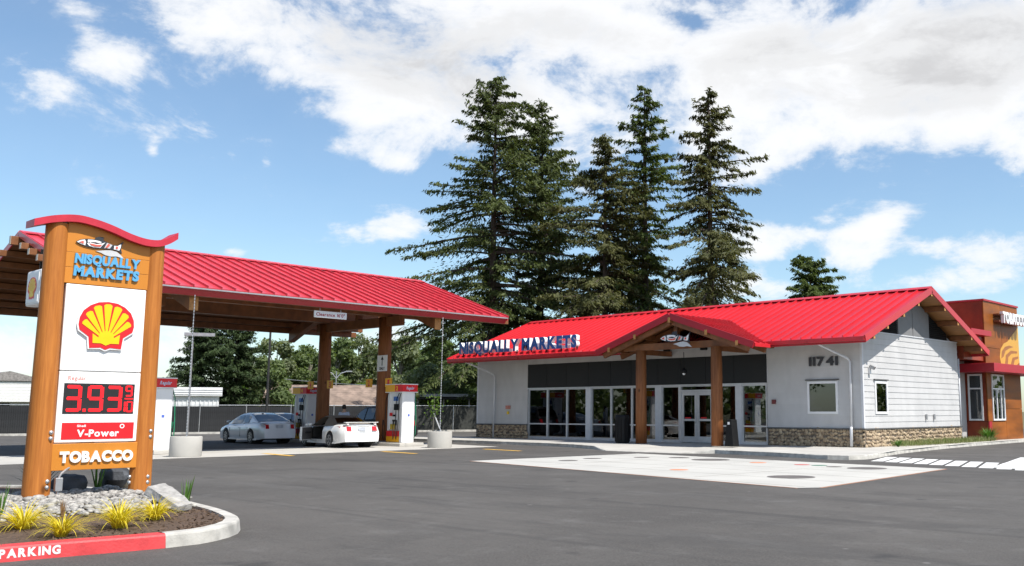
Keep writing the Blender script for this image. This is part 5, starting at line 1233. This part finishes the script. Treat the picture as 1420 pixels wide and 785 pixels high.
must = dict(L=4.65, W=1.86, xf=1.40, xr=-1.17, r=.325, sill=.20, tumble=.93, top=[(-2.32, .92), (-2.05, .965), (-1.3, .965), (-.6, .92), (.8, .885), (1.6, .83), (2.1, .74), (2.32, .60)],
    cab=[(-1.42, .97), (-1.2, 1.06), (-.75, 1.27), (-.4, 1.335), (.05, 1.34), (.22, 1.30), (.85, .90)], roof=CANV, ws=[(.27, .80)], rw=[(-1.30, -.82)], rwu=.62, sw=[(-.55, -.05)], swsides=(-1,),
    tail=(.46, .84), tailz=(.70, .885), mir=.62, handles=(-.45,), seams=(.72, -.62), plate=.77, spokes=5, paint=WPNT, sillp=WPNT, door=(-.50, .72))

def place_px_free(): pass
c1 = car('silver_sedan', 'silver four door sedan parked beyond the inner columns', (-44.3, 23.45, 0), math.pi-R(4), sedan)
c2 = car('white_convertible', 'white convertible with tan soft top and its driver door open', (-36.95, 23.25, 0), math.pi-R(8), must)
# convertible: cabin, open door, spoiler
MB().box(-.95, .95, -.78, .78, .24, .30).build('cabin_floor', DKIN, c2); MB().box(.70, .95, -.8, .8, .30, .86).build('dashboard', DKIN, c2, bevel=.04); MB().box(-1.0, -.92, -.78, .78, .3, .92).build('bulkhead', DKIN, c2)
for y in (.38, -.38):
    s_ = MB().box(-.45, .12, y-.25, y+.25, .30, .52).build('seat', mat('dark_leather', (.05, .045, .04), .5), c2, bevel=.06); MB().obox((-.52, y, .78), (.09, 0, .02), (0, .24, 0), (-.10, 0, .32)).build('seat_back', mat('dark_leather', (.05, .045, .04), .5), s_, bevel=.05)
MB().lathe([(.19, -.012), (.19, .012), (.165, .012), (.165, -.012)], (.50, .38, .80), 20, 'X', cap=False).build('steering_wheel', BLK, c2)
hin = Vector((.72, .90, 0)); an = R(112); dd = Vector((-math.cos(an-R(58))*.0-1, 0, 0))
ang = R(46); dv = Vector((-math.cos(ang), math.sin(ang), 0)); nv = Vector((math.sin(ang), math.cos(ang), 0))
dr = MB().obox(hin+dv*.52+Vector((0, 0, .57)), dv*.52, nv*.045, (0, 0, .29)).build('open_door', WPNT, c2, bevel=.03)
MB().obox(hin+dv*.52-nv*.052+Vector((0, 0, .58)), dv*.48, nv*.012, (0, 0, .25)).build('door_lining', mat('door_trim_grey', (.11, .10, .095), .6), dr); MB().obox(hin+dv*.5-nv*.09+Vector((0, 0, .62)), dv*.25, nv*.03, (0, 0, .03)).build('arm_rest', DKIN, dr)
MB().ell(tuple(hin+dv*.10+nv*.12+Vector((0, 0, .93))), (.07, .10, .07), 10, 6).build('door_mirror', WPNT, dr, smooth=True)
sp_ = MB().box(-2.30, -2.10, -.72, .72, 1.035, 1.06).build('spoiler', WPNT, c2, bevel=.01)
for y in (-.6, .6): MB().box(-2.26, -2.14, y-.04, y+.04, .94, 1.036).build('spoiler_foot', WPNT, sp_)
MB().box(-2.44, -2.425, -.26, .26, .865, .885).build('trunk_badge', DKIN, c2)
suv = dict(sedan); suv.update(L=4.7, W=1.85, top=[(-2.35, 1.08), (-2.0, 1.12), (-1.0, 1.12), (.9, 1.05), (1.8, .98), (2.35, .75)], cab=[(-2.2, 1.1), (-2.0, 1.55), (-1.8, 1.76), (-.5, 1.80), (.2, 1.76), (.6, 1.5), (1.05, 1.05)], ws=[(.3, 1.0)], rw=[(-2.15, -1.9)], sw=[(-1.9, -.9), (-.8, -.1), (0, .6)], tailz=(.8, 1.05), paint=DKP, sillp=DKP, r=.36, sill=.28, plate=.9)
car('dark_suv', 'dark sport utility vehicle behind the log columns', (-42.3, 28.9, 0), math.pi, suv)
dks = dict(sedan); dks.update(paint=DKP, sillp=DKP)
car('dark_sedan', 'dark sedan mostly hidden behind the silver sedan', (-50.6, 27.9, 0), math.pi-R(3), dks)
# ------------------------------------------------------------------ person beside the convertible, back to the camera
def person(loc, rz_):
    t = thing('person', 'person with dark hair and pale blue shirt standing behind the white convertible', 'person', loc, rz_, world=False)
    def skin(name, V, E_, rad, m, root=0):
        me = bpy.data.meshes.new(name); me.from_pydata(V, E_, []); o = link(name, me, m, t)
        o.modifiers.new('skin', 'SKIN'); sv = me.skin_vertices[0].data
        for q, r_ in zip(sv, rad): q.radius = r_ if isinstance(r_, tuple) else (r_, r_)
        sv[root].use_root = True; s_ = o.modifiers.new('sub', 'SUBSURF'); s_.levels = 1; s_.render_levels = 2; return o
    SK = mat('skin', (.45, .27, .19), .55, var=.05)
    V = [(0, 0, .95), (0, 0, 1.15), (0, 0, 1.38), (0, 0, 1.50), (0, .01, 1.60), (0, .01, 1.70),
         (-.17, 0, 1.42), (-.24, .0, 1.16), (-.20, .16, .98), (-.18, .24, .96), (.17, 0, 1.42), (.24, .0, 1.16), (.22, .04, .92), (.22, .07, .84),
         (-.10, 0, .88), (-.11, .02, .50), (-.12, -.02, .08), (-.13, .12, .04), (.10, 0, .88), (.11, .02, .50), (.12, -.02, .08), (.13, .12, .04)]
    E_ = [(0, 1), (1, 2), (2, 3), (3, 4), (4, 5), (2, 6), (6, 7), (7, 8), (8, 9), (2, 10), (10, 11), (11, 12), (12, 13), (0, 14), (14, 15), (15, 16), (16, 17), (0, 18), (18, 19), (19, 20), (20, 21)]
    rad = [(.15, .11), (.14, .10), (.16, .105), .055, (.075, .09), (.065, .08), .06, .045, .035, .03, .06, .045, .035, .03, .085, .06, .042, .04, .085, .06, .042, .04]
    skin('body', V, E_, rad, SK)
    V2 = [(0, 0, .92), (0, 0, 1.15), (0, 0, 1.40), (-.18, 0, 1.42), (-.235, 0, 1.22), (.18, 0, 1.42), (.235, 0, 1.22)]
    skin('shirt', V2, [(0, 1), (1, 2), (2, 3), (3, 4), (2, 5), (5, 6)], [(.185, .14), (.175, .13), (.19, .13), .085, .07, .085, .07], mat('pale_blue_shirt', (.50, .56, .72), .8, var=.06))
    V3 = [(0, 0, .94), (-.10, 0, .86), (-.11, .02, .50), (-.12, -.02, .10), (.10, 0, .86), (.11, .02, .50), (.12, -.02, .10)]
    skin('trousers', V3, [(0, 1), (1, 2), (2, 3), (0, 4), (4, 5), (5, 6)], [(.17, .13), .105, .08, .07, .105, .08, .07], mat('dark_denim', (.03, .035, .06), .8, var=.1))
    MB().ell((0, -.012, 1.70), (.098, .115, .115), 14, 10, .03).build('hair', mat('dark_hair', (.02, .014, .010), .6, var=.3, scale=30), t, smooth=True)
    return t
person((-39.3, 25.0, 0), R(35))

# ------------------------------------------------------------------ vegetation
def bark(name, c): return mat(name, c, .9, var=.3, scale=3, stretch=(3, 3, .4), bump=.6, bscale=12)
BARK = bark('fir_bark', (.075, .055, .042)); BARK2 = bark('alder_bark', (.20, .18, .15))
def leafmat(name, c1, c2, tr=.25): return mat(name, c1, .62, var=.2, scale=1.1, col2=c2, detail=6, trans=tr, spec=.25)
FIR = leafmat('fir_needles', (.125, .150, .050), (.042, .062, .023), .32); FIR2 = leafmat('fir_needles_olive', (.145, .145, .056), (.050, .058, .024), .32); FIR3 = leafmat('fir_needles_fresh', (.125, .165, .042), (.045, .068, .020), .32)
SPR = leafmat('spruce_needles', (.070, .105, .038), (.024, .042, .018), .25)
BLF = leafmat('broad_leaves', (.190, .240, .105), (.105, .150, .060), .45); BLF2 = leafmat('grey_green_leaves', (.225, .255, .150), (.140, .172, .095), .45); BLF3 = leafmat('young_leaves', (.15, .24, .045), (.09, .15, .03), .4)
def conifer(name, loc, H, rad, z0, m, label, seed, prof=.85, dens=1.0, droop=.55, spray=.36, gaps=.12, bare=0.0, lean=0.0, group=None, wob=.42):
    g = np.random.default_rng(seed); t = thing(name, label, 'tree', loc, world=False, group=group)
    kx = g.normal(0, .05, 2)*H*.04; path = [(kx[0]*math.sin(s_*3), kx[1]*math.sin(s_*2.3)+lean*s_*H, s_*H*.985) for s_ in np.linspace(0, 1, 12)]
    r0 = H*.0145; MB().tube(path, [r0*(1-s_)**.85+.02 for s_ in np.linspace(0, 1, 12)], 9).build('trunk', BARK, t, smooth=True)
    path = np.array(path); C, A, Bv = [], [], []; limbs = MB()
    z = z0; side = g.uniform(0, 6.28, 8)
    while z < H*.985:
        u = (z-z0)/(H-z0); nb = g.integers(5, 8) if u < .9 else 5
        for k in range(nb):
            azm = g.uniform(0, 2*math.pi)
            env = (1-u)**prof*(1-.35*math.exp(-u*9))*(1-.25*max(0, u-.75)/.25)+.028
            env *= 1+wob*math.sin(azm*2+side[0]+u*7)+.5*wob*math.sin(azm*3+side[1]-u*15)
            L = rad*env*g.uniform(.55, 1.12)
            if g.random() < gaps: L *= .35
            if L < .35: L = .35
            d = np.array([math.cos(azm), math.sin(azm), 0]); s0 = np.array([-d[1], d[0], 0])
            up = .55*u-.12+g.normal(0, .10); dr = droop*(1-u*.75)*g.uniform(.7, 1.25)
            base = np.array([np.interp(z, path[:, 2], path[:, 0]), np.interp(z, path[:, 2], path[:, 1]), z+g.uniform(-.2, .2)])
            f = lambda s_: base+d*L*s_+np.array([0, 0, 1])*L*(up*s_-dr*s_**1.7+.22*dr*np.maximum(s_-.7, 0)*3)
            ss = np.linspace(0, 1, 5); limbs.tube([tuple(f(s_)) for s_ in ss], [max(.012, .022*L*(1-s_)*.75+.008) for s_ in ss], 4, cap=False)
            nt = max(6, int(L/.155*dens)); s_ = g.uniform(.10+bare, 1.0, nt)[:, None]; sg = np.where(g.random(nt) < .5, 1, -1)[:, None]
            P0 = base+d*L*s_+np.array([0, 0, 1])*L*(up*s_-dr*s_**1.7+.22*dr*np.maximum(s_-.7, 0)*3)
            tl = np.maximum(.30, L*.34*(1.12-s_))*g.uniform(.5, 1.15, (nt, 1))
            td = unit(d*.55+s0*sg*g.uniform(.25, 1.0, (nt, 1))+np.array([0, 0, -1])*g.uniform(-.05, .45, (nt, 1)))
            for q in range(5):
                fr = (q+g.uniform(.2, 1, (nt, 1)))/5
                c = P0+td*tl*fr+g.normal(0, .07, (nt, 3)); ax = unit(td+g.normal(0, .36, (nt, 3))+np.array([0, 0, -.42]))
                ln = spray*g.uniform(.5, 1.1, (nt, 1))*(1-.25*fr); bx = unit(np.cross(ax, np.array([0, 0, 1.0])+g.normal(0, .45, (nt, 3))))*ln*g.uniform(.12, .25, (nt, 1))
                C.append(c); A.append(ax*ln*.62); Bv.append(bx)
        z += (.34+.30*(1-u))*H/26
    limbs.build('limbs', BARK, t)
    V, F = leaf_from(np.concatenate(C), np.concatenate(A), np.concatenate(Bv)); soup('crown', V, F, m, t); return t
FG = 'tall firs behind the shop'
conifer('fir_tree', (-57.9, 49.9, 0), 28.8, 10.2, 7.5, FIR, 'tallest broad Douglas fir rising behind the end of the canopy roof', 101, .76, 1.8, .34, .41, .12, group=FG)
conifer('fir_tree', (-57.4, 54.4, 0), 27.6, 7.2, 3.6, FIR, 'fir with layered boughs just right of the tallest broad fir', 102, .62, 1.8, .26, .41, .13, group=FG)
conifer('fir_tree', (-49.2, 53.5, 0), 23.0, 7.6, 2.4, FIR2, 'shorter ragged fir in the middle of the row behind the shop roof', 103, .80, 1.75, .62, .39, .13, group=FG)
conifer('fir_tree', (-48.8, 57.7, 0), 28.2, 5.0, 3.4, FIR3, 'slim tall fir, second from the right behind the shop roof', 104, .60, 1.65, .48, .40, .18, group=FG)
conifer('fir_tree', (-41.9, 57.1, 0), 26.0, 7.2, 2.4, FIR2, 'dark conical fir at the right end of the row behind the shop', 105, .80, 1.8, .70, .40, .11, group=FG)
conifer('fir_tree', (-49.3, 84.1, 0), 17.0, 3.9, 10.5, FIR3, 'lone round topped pine far behind the shop ridge', 106, .40, 2.2, .2, .46, .14, wob=.25)
conifer('fir_tree', (-61.0, 52.6, 0), 15.0, 3.8, 4.2, FIR, 'dark fir filling the gap left of the tallest fir trunk', 107, .6, .9, .5, .42, .1)
conifer('fir_tree', (-53.5, 60.0, 0), 16.0, 5.2, 2.0, FIR2, 'low dark fir between the second and third tall firs', 108, .6, .9, .6, .42, .1)
conifer('spruce_tree', (-79.5, 37.0, 0), 8.9, 3.4, 1.2, SPR, 'dark spruce behind the white shed, left of the two', 111, .42, 2.2, .35, .32, .06)
conifer('spruce_tree', (-78.6, 39.4, 0), 8.6, 3.2, 1.4, SPR, 'dark spruce behind the white shed, right of the two', 112, .42, 2.2, .35, .32, .06)
def broadleaf(name, loc, H, rx, rzr, m, label, seed, n=5200, leaf=.26, blobs=16, trunk=.3, group=None, bk=None):
    g = np.random.default_rng(seed); t = thing(name, label, 'tree', loc, world=False, group=group)
    MB().tube([(0, 0, 0), (.1, .05, H*.3), (.0, .1, H*.62), (.1, 0, H*.9)], [H*.022, H*.018, H*.011, .02], 8).build('trunk', bk or BARK2, t, smooth=True)
    lm = MB(); C, A, B_ = [], [], []; zc = H-rzr
    for k in range(blobs):
        th = g.uniform(0, 6.28); ph = g.uniform(-.75, 1); rr = g.uniform(.35, .86)
        c = np.array([rx*rr*math.cos(th)*math.sqrt(max(.05, 1-ph*ph*.8)), rx*rr*math.sin(th)*math.sqrt(max(.05, 1-ph*ph*.8)), zc+rzr*.80*ph])
        br = rx*g.uniform(.26, .46); lm.tube([(0, 0, max(H*.18, c[2]-rzr*.6)), tuple(c*.5+np.array([0, 0, c[2]*.35])), tuple(c)], [H*.009, H*.006, .015], 4, cap=False)
        m_ = n//blobs; u = unit(g.normal(size=(m_, 3))); rad_ = br*g.uniform(.45, 1.08, (m_, 1))*np.array([1, 1, .8])
        p = c+u*rad_; nn = unit(u*.7+g.normal(0, .6, (m_, 3))+np.array([0, 0, .3])); ax = unit(np.cross(nn, g.normal(size=(m_, 3)))); ln = leaf*g.uniform(.5, 1.15, (m_, 1))
        C.append(p); A.append(ax*ln*.62); B_.append(np.cross(nn, ax)*ln*.40)
    lm.build('limbs', bk or BARK2, t); soup('crown', *leaf_from(np.concatenate(C), np.concatenate(A), np.concatenate(B_)), m, t); return t
def dep(x, D):      # point at distance D along a bearing given as a tangent from the view axis
    return None
BG = 'trees beyond the fence'
import itertools
def bearing_pt(tan_, D):
    rt = Vector((.7551, .6556, 0)); fw = Vector((-.6556, .7551, 0)); p = (fw+rt*tan_)*D; return (p.x, p.y, 0)
def T(px): return (px-876.5)/1330.07
WOODS = [  # image column used only to read off the bearing of each tree in the photograph, then its distance, height, radius
 (376, 82, 7.2, 2.0, 2.9, BLF, 'round dense green tree in front of the tall alder'),
 (384, 104, 10.4, 2.5, 4.2, BLF2, 'tall pale alder behind the round dense green tree'), (353, 108, 9.0, 2.4, 3.6, BLF2, 'pale alder just right of the dark spruces'),
 (430, 108, 10.0, 2.8, 4.2, BLF, 'green alder between the light pole and the inner column'), (408, 122, 9.0, 3.2, 3.6, BLF2, 'grey green tree low behind the brown roof'),
 (466, 104, 10.8, 2.7, 4.5, BLF, 'green alder just right of the inner log column'), (500, 108, 11.4, 2.8, 4.8, BLF2, 'pale alder left of the front log column'),
 (520, 118, 9.6, 3.2, 4.0, BLF, 'green tree directly behind the front log column'), (556, 100, 11.0, 2.6, 4.6, BLF2, 'tall pale alder right of the front log column'),
 (580, 110, 10.6, 3.0, 4.6, BLF, 'green alder above dispenser number 2'), (612, 96, 9.6, 2.8, 4.2, BLF, 'green tree behind the far rain chain'),
 (640, 90, 8.2, 2.6, 3.6, BLF, 'green tree against the left end of the shop'), (596, 86, 6.4, 2.4, 2.8, BLF2, 'low green tree behind the flat shelter roof'),
 (668, 88, 8.6, 2.8, 3.8, BLF, 'green tree just behind the shop corner'), (330, 92, 4.6, 1.8, 2.0, BLF3, 'low bright shrub tree right of the spruce trunks'),
 (12, 112, 5.6, 3.6, 2.4, BLF, 'low green trees above the white house at the left edge'), (232, 100, 4.6, 1.2, 2.2, SPR, 'small dark tree beyond the left dispenser'),
 (503, 100, 4.9, 1.7, 1.9, BLF3, 'bright low bush beside the street light'), (400, 84, 3.4, 1.4, 1.4, BLF3, 'bright low bush left of the brown roof')]
for i, (c, D_, H_, rx, rzr, m, lab) in enumerate(WOODS):
    broadleaf('broadleaf_tree', bearing_pt(T(c), D_), H_*.90, rx, rzr*.9, m, lab, 200+i, n=5600 if H_ > 6 else 2600, leaf=.36 if D_ > 95 else .28, group=BG)
for i, (x, y, H_, rx, m, lab) in enumerate(((-96, -4, 11, 4.2, BLF, 'tree across the lot mirrored in the left shop windows'), (-84, -16, 13, 4.8, BLF2, 'pale tree across the lot mirrored in the middle shop windows'), (-74, -27, 12, 4.6, BLF, 'tree across the lot mirrored in the shop doors'), (-66, -40, 14, 5.0, BLF, 'tall tree across the lot mirrored in the right shop window'), (-58, -54, 13, 5.0, BLF2, 'tree across the road mirrored in the corner window'), (-90, -38, 15, 5.2, SPR, 'dark tree across the road mirrored over the shop doors'))):
    broadleaf('broadleaf_tree', (x, y, 0), H_, rx, H_*.42, m, lab, 300+i, n=3000, leaf=.45, group='trees across the road seen only as reflections')
cc = []
for (x0_, y0_, x1_, y1_, k_) in ((-128, 26, -72, -38, 46), (-14, 118, 70, 86, 40)):      # unseen leaf masses added on both sides to darken the shop glass reflections
    for k in range(k_):
        f_ = k/(k_-1); h = random.uniform(4.5, 8); c_ = np.array([x0_+(x1_-x0_)*f_+random.uniform(-3, 3), y0_+(y1_-y0_)*f_+random.uniform(-3, 3), h*.45])
        q = c_+rng.normal(size=(130, 3))*np.array([1.5, 1.5, h*.25]); q[:, 2] = np.abs(q[:, 2]); cc.append(q)
cc = np.concatenate(cc); nn = unit(rng.normal(size=cc.shape)+np.array([0, 0, .4])); ax = unit(np.cross(nn, rng.normal(size=cc.shape))); ln = rng.uniform(.5, 1.0, (len(cc), 1))
o = soup('added_side_wood', *leaf_from(cc, ax*ln*.6, np.cross(nn, ax)*ln*.5), BLF, kind='stuff'); tag(o, 'unseen leaf masses added either side of the lot to darken the shop glass reflections', 'woods')
N = 9000                                              # hedge-like wood edge that closes the view under the crowns
cc, aa, bb = [], [], []
for k in range(60):
    p = Vector(bearing_pt(T(395+k*5.4+random.uniform(-8, 8)), random.uniform(112, 126))); h = random.uniform(4.5, 7.5)
    q = np.array([p.x, p.y, h*.55])+rng.normal(size=(420, 3))*np.array([2.0, 2.0, h*.24]); q[:, 2] = np.abs(q[:, 2]); cc.append(q)
cc = np.concatenate(cc); nn = unit(rng.normal(size=cc.shape)+np.array([0, 0, .4])); ax = unit(np.cross(nn, rng.normal(size=cc.shape))); ln = rng.uniform(.25, .6, (len(cc), 1))
o = soup('far_wood', *leaf_from(cc, ax*ln*.6, np.cross(nn, ax)*ln*.42), BLF, kind='stuff'); tag(o, 'dense far wood edge beyond the fence', 'woods')
# sapling with a stake by the far planter
sp_ = thing('sapling', 'young staked sapling standing in front of the far fence', 'tree', bearing_pt(T(603), 66))
b0 = Vector(bearing_pt(T(603), 66)); MB().tube([b0, b0+Vector((.05, .03, 1.3)), b0+Vector((0, .1, 2.7))], [.035, .025, .01], 6).build('trunk', BARK2, sp_)
pp = np.array(b0)+np.array([0, .05, 1.9])+rng.normal(size=(150, 3))*np.array([.28, .28, .45]); nn = unit(rng.normal(size=pp.shape)); ax = unit(np.cross(nn, rng.normal(size=pp.shape)))
soup('crown', *leaf_from(pp, ax*.10, np.cross(nn, ax)*.06), BLF3, sp_); MB().bar(b0+Vector((.5, .4, 0)), b0+Vector((.0, 0, 1.5)), .06, .06).build('stake', WHTM, sp_)
# ------------------------------------------------------------------ fence with dark privacy slats
FA, FB_ = Vector((-75.5, 6.0, 0)), Vector((-57.4, 49.4, 0)); fd = (FB_-FA).normalized(); fn = Vector((fd.y, -fd.x, 0)); FL = (FB_-FA).length; FH = 1.92
fc = thing('chain_link_fence', 'chain link fence with dark privacy slats along the back of the lot', 'fence', tuple((FA+FB_)/2))
SLAT = mat('dark_privacy_slat', (.016, .017, .019), .6, var=.25, scale=3, rnd=.12)
nb = 16; sec_ = FL/nb
for k in range(nb+1):
    p = FA+fd*sec_*k; MB().tube([p, p+Vector((0, 0, FH+.06))], .035, 8).build('post', STEEL, fc)
for k in range(nb):
    p, q = FA+fd*sec_*k, FA+fd*sec_*(k+1)
    MB().tube([p+Vector((0, 0, FH)), q+Vector((0, 0, FH))], .022, 6).build('top_rail', STEEL, fc)
    if k >= 13: continue
    ns = 20
    MB().bar(p+Vector((0, 0, FH/2)), q+Vector((0, 0, FH/2)), .008, FH-.16).build('slat_backing', BLK, fc)
sl = None; cnt = 0
for i in range(int(FL*.82/.12)):
    p = FA+fd*(.06+i*.12)
    if p.y < 17: continue
    if sl is None: sl = MB().obox((0, 0, 0), fd*.052, fn*.010, (0, 0, (FH-.14)/2)).build('slat', SLAT, fc); sl.matrix_parent_inverse = Matrix.Translation(-Vector(fc['_w'])); o = sl
    else: o = sl.copy(); COL.objects.link(o)
    o.location = p+fn*.014+Vector((0, 0, FH/2-.02+random.uniform(-.01, .01))); cnt += 1
MESH = mat('dark_mesh_screen', (.035, .038, .034), .8, var=.3)
for k in range(13, nb):
    p, q = FA+fd*sec_*k, FA+fd*sec_*(k+1); MB().bar(p+Vector((0, 0, FH/2))-fn*.01, q+Vector((0, 0, FH/2))-fn*.01, .006, FH-.2).build('screen', MESH, fc)
k0, k1 = FA+fn*1.6, FB_+fn*1.6
kb = thing('lot_kerb', 'pale concrete kerb and strip in front of the fence', None, tuple((k0+k1)/2), kind='structure')
MB().bar(k0+Vector((0, 0, .06)), k1+fd*6+Vector((0, 0, .06)), .35, .16).build('kerb_stone', KERB, kb); MB().bar(k0-fn*.85+Vector((0, 0, .04)), k1-fn*.85+fd*6+Vector((0, 0, .04)), 1.3, .12).build('strip', CONC, kb)
# ------------------------------------------------------------------ buildings beyond
WMET = mat('white_ribbed_metal', (.74, .75, .76), .45, var=.05, scale=2); SHN = mat('brown_shingle', (.27, .20, .16), .9, var=.25, scale=1.2, detail=8); WOODS_ = mat('white_clapboard', (.74, .74, .73), .6, var=.05)
def local_frame(px, D_):
    p = Vector(bearing_pt(T(px), D_)); v = p.normalized(); return p, Vector((v.y, -v.x, 0)), v
sh = thing('white_shed', 'white ribbed metal shed behind the fence left of the spruces', 'shed', bearing_pt(T(255), 74)); p, rt, fw = local_frame(255, 74)
MB().obox(p+Vector((0, 0, 1.35)), rt*2.6, fw*3, (0, 0, 1.35)).build('wall', WMET, sh)
for k in range(18): MB().obox(p-fw*3.03+rt*(-2.5+k*.295)+Vector((0, 0, 1.35)), rt*.03, fw*.03, (0, 0, 1.33)).build('rib', WMET, sh)
MB().obox(p+Vector((0, 0, 2.95)), rt*2.8, fw*3.25, (0, 0, .32)).build('roof', WHTM, sh)
for k in range(3): MB().obox(p-fw*3.27+Vector((0, 0, 2.76+k*.17)), rt*2.8, fw*.02, (0, 0, .02)).build('roof_rib', WMET, sh)
br = thing('brown_roofed_house', 'low house with long brown shingle roof behind the fuel columns', 'house', bearing_pt(T(452), 88)); p, rt, fw = local_frame(452, 88)
MB().obox(p+fw*3+Vector((0, 0, 1.1)), rt*5.0, fw*2.8, (0, 0, 1.1)).build('wall', mat('pale_green_wall', (.38, .40, .33), .7), br)
mb = MB(); a = p-fw*.3; e0, e1 = 2.05, 3.95
mb.quad(a-rt*5.4+Vector((0, 0, e0)), a+rt*5.4+Vector((0, 0, e0)), a+rt*5.0+fw*3.2+Vector((0, 0, e1)), a-rt*5.0+fw*3.2+Vector((0, 0, e1)))
mb.quad(a+rt*5.4+fw*6.6+Vector((0, 0, e0)), a-rt*5.4+fw*6.6+Vector((0, 0, e0)), a-rt*5.0+fw*3.2+Vector((0, 0, e1)), a+rt*5.0+fw*3.2+Vector((0, 0, e1)))
rf_ = mb.build('roof', SHN, br)
for k in range(9):
    f_ = k/9; MB().bar(a-rt*(5.4-.4*f_)+fw*3.5*f_*.914+Vector((0, 0, e0+.02+(e1-e0)*f_)), a+rt*(5.4-.4*f_)+fw*3.5*f_*.914+Vector((0, 0, e0+.02+(e1-e0)*f_)), .40, .02, Vector((0, 0, 3.2))-fw*(e1-e0)).build('shingle_course', SHN, rf_)
MB().obox(a+Vector((0, 0, e0-.06)), rt*5.4, fw*.04, (0, 0, .07)).build('fascia', WHTM, br)
for k in (-4.2, -2.4, 2.6): w_ = MB().obox(p+fw*.19+rt*k+Vector((0, 0, 1.45)), rt*.5, fw*.03, (0, 0, .4)).build('window', WHTM, br); MB().obox(p+fw*.15+rt*k+Vector((0, 0, 1.45)), rt*.42, fw*.02, (0, 0, .33)).build('pane', GLD, w_)
wh = thing('white_house', 'white clapboard house with porch at the left edge beyond the fence', 'house', bearing_pt(T(2), 84)); p, rt, fw = local_frame(2, 84)
MB().obox(p+fw*3+Vector((0, 0, 1.2)), rt*3.0, fw*2.4, (0, 0, 1.2)).build('wall', mat('porch_shade_wall', (.45, .46, .47), .7), wh)
for k in range(7): MB().obox(p+Vector((0, 0, 2.45+k*.25)), rt*3.4, fw*.05, (0, 0, .118)).build('clapboard', WOODS_, wh)
MB().obox(p+fw*2.6+Vector((0, 0, 3.25)), rt*3.38, fw*2.5, (0, 0, .9)).build('upper_wall', WOODS_, wh)
mb = MB(); mb.prism([(-3.9, 4.15), (3.9, 4.15), (0.8, 5.0)], p-fw*.2, rt, (0, 0, 1), fw, 0, 5.6); mb.build('roof', mat('grey_shingle', (.28, .26, .25), .9, var=.2), wh)
for k in (-2.9, 2.9): MB().obox(p+rt*k+Vector((0, 0, 1.2)), rt*.25 if k > 0 else rt*.08, fw*.08, (0, 0, 1.2)).build('porch_post', WOODS_, wh)
for k in (-1.6, .4): MB().obox(p+fw*.56+rt*k+Vector((0, 0, 1.4)), rt*.55, fw*.03, (0, 0, .8)).build('window', DKIN, wh)
MB().obox(p-fw*.07+rt*-1.9+Vector((0, 0, 3.4)), rt*.5, fw*.03, (0, 0, .25)).build('window', mat('grey_vent', (.3, .3, .32), .6), wh)
# flat roofed shelter behind the fence
fs = thing('flat_shelter', 'flat grey roofed open shelter beyond the fence behind dispenser 2', 'shelter', bearing_pt(T(617), 84)); p, rt, fw = local_frame(617, 84)
MB().obox(p+Vector((0, 0, 2.85)), rt*2.6, fw*2, (0, 0, .12)).build('roof', mat('pale_grey_roof', (.44, .44, .44), .7), fs); MB().obox(p+Vector((0, 0, 2.62)), rt*2.4, fw*1.8, (0, 0, .10)).build('beam', DKIN, fs)
for a in (-2.2, 0, 2.2): MB().obox(p+rt*a+Vector((0, 0, 1.25)), rt*.06, fw*.06, (0, 0, 1.28)).build('post', STEEL, fs)
# ------------------------------------------------------------------ poles and wires
def pole(name, px, D_, h, r, m, label): 
    p = Vector(bearing_pt(T(px), D_)); t = thing(name, label, 'light pole' if 'light' in name else 'pole', tuple(p)); MB().tube([p, p+Vector((0, 0, h))], [r, r*.75], 10).build('shaft', m, t); return t, p
POLK = mat('bronze_pole', (.03, .028, .027), .5)
t, p = pole('light_pole', 374, 60, 6.9, .085, POLK, 'dark lamp post rising behind the canopy left of the inner column'); MB().lathe([(.22, 0), (.22, .7)], p, 16).build('pole_base', CONC, t); _, rt, fw = local_frame(374, 60); MB().obox(p+Vector((0, 0, 6.95)), rt*.45, fw*.2, (0, 0, .09)).build('lamp_head', POLK, t)
t, p = pole('light_pole', 267, 58, 6.15, .05, GUT, 'grey lamp post seen through the rain chain with long flat head'); _, rt, fw = local_frame(262, 58); MB().obox(p+rt*.35+Vector((0, 0, 6.12)), rt*.85, fw*.25, (0, 0, .09)).build('lamp_head', GUT, t)
t, p = pole('street_light', 468, 92, 5.3, .07, STEEL, 'grey street light with two curved arms beyond the brown roof'); _, rt, fw = local_frame(468, 92)
for s_ in (1, -1):
    MB().tube([p+Vector((0, 0, 4.6)), p+rt*s_*.4+Vector((0, 0, 5.1)), p+rt*s_*.95+Vector((0, 0, 5.3))], .05, 6).build('arm', STEEL, t); MB().obox(p+rt*s_*1.15+Vector((0, 0, 5.30)), rt*.28, fw*.12, (0, 0, .06)).build('lamp_head', STEEL, t)
t, p = pole('utility_pole', 387, 96, 5.0, .14, bark('pole_wood', (.16, .12, .09)), 'short wooden utility pole above the brown roof'); _, rt, fw = local_frame(387, 96); pa_ = p
MB().obox(p+Vector((0, 0, 4.7)), rt*.6, fw*.06, (0, 0, .06)).build('crossarm', bark('pole_wood', (.16, .12, .09)), t)
w1 = Vector(bearing_pt(T(690), 92)); tag(MB().tube([pa_+Vector((0, 0, 4.75))]+[pa_.lerp(w1, k/8)+Vector((0, 0, 4.75-.6*math.sin(math.pi*k/8)-.3*k/8)) for k in range(1, 9)], .03, 5).build('power_line', GUT, None), 'thin power line running right from the wooden pole', 'wire')
w2 = Vector(bearing_pt(T(330), 90)); tag(MB().tube([w2+Vector((0, 0, 4.4)), pa_.lerp(w2, .5)+Vector((0, 0, 4.4)), pa_+Vector((0, 0, 4.75))], .03, 5).build('power_line', GUT, None), 'thin power line running left from the wooden pole', 'wire')
for o in bpy.data.objects:
    if '_w' in o: del o['_w']
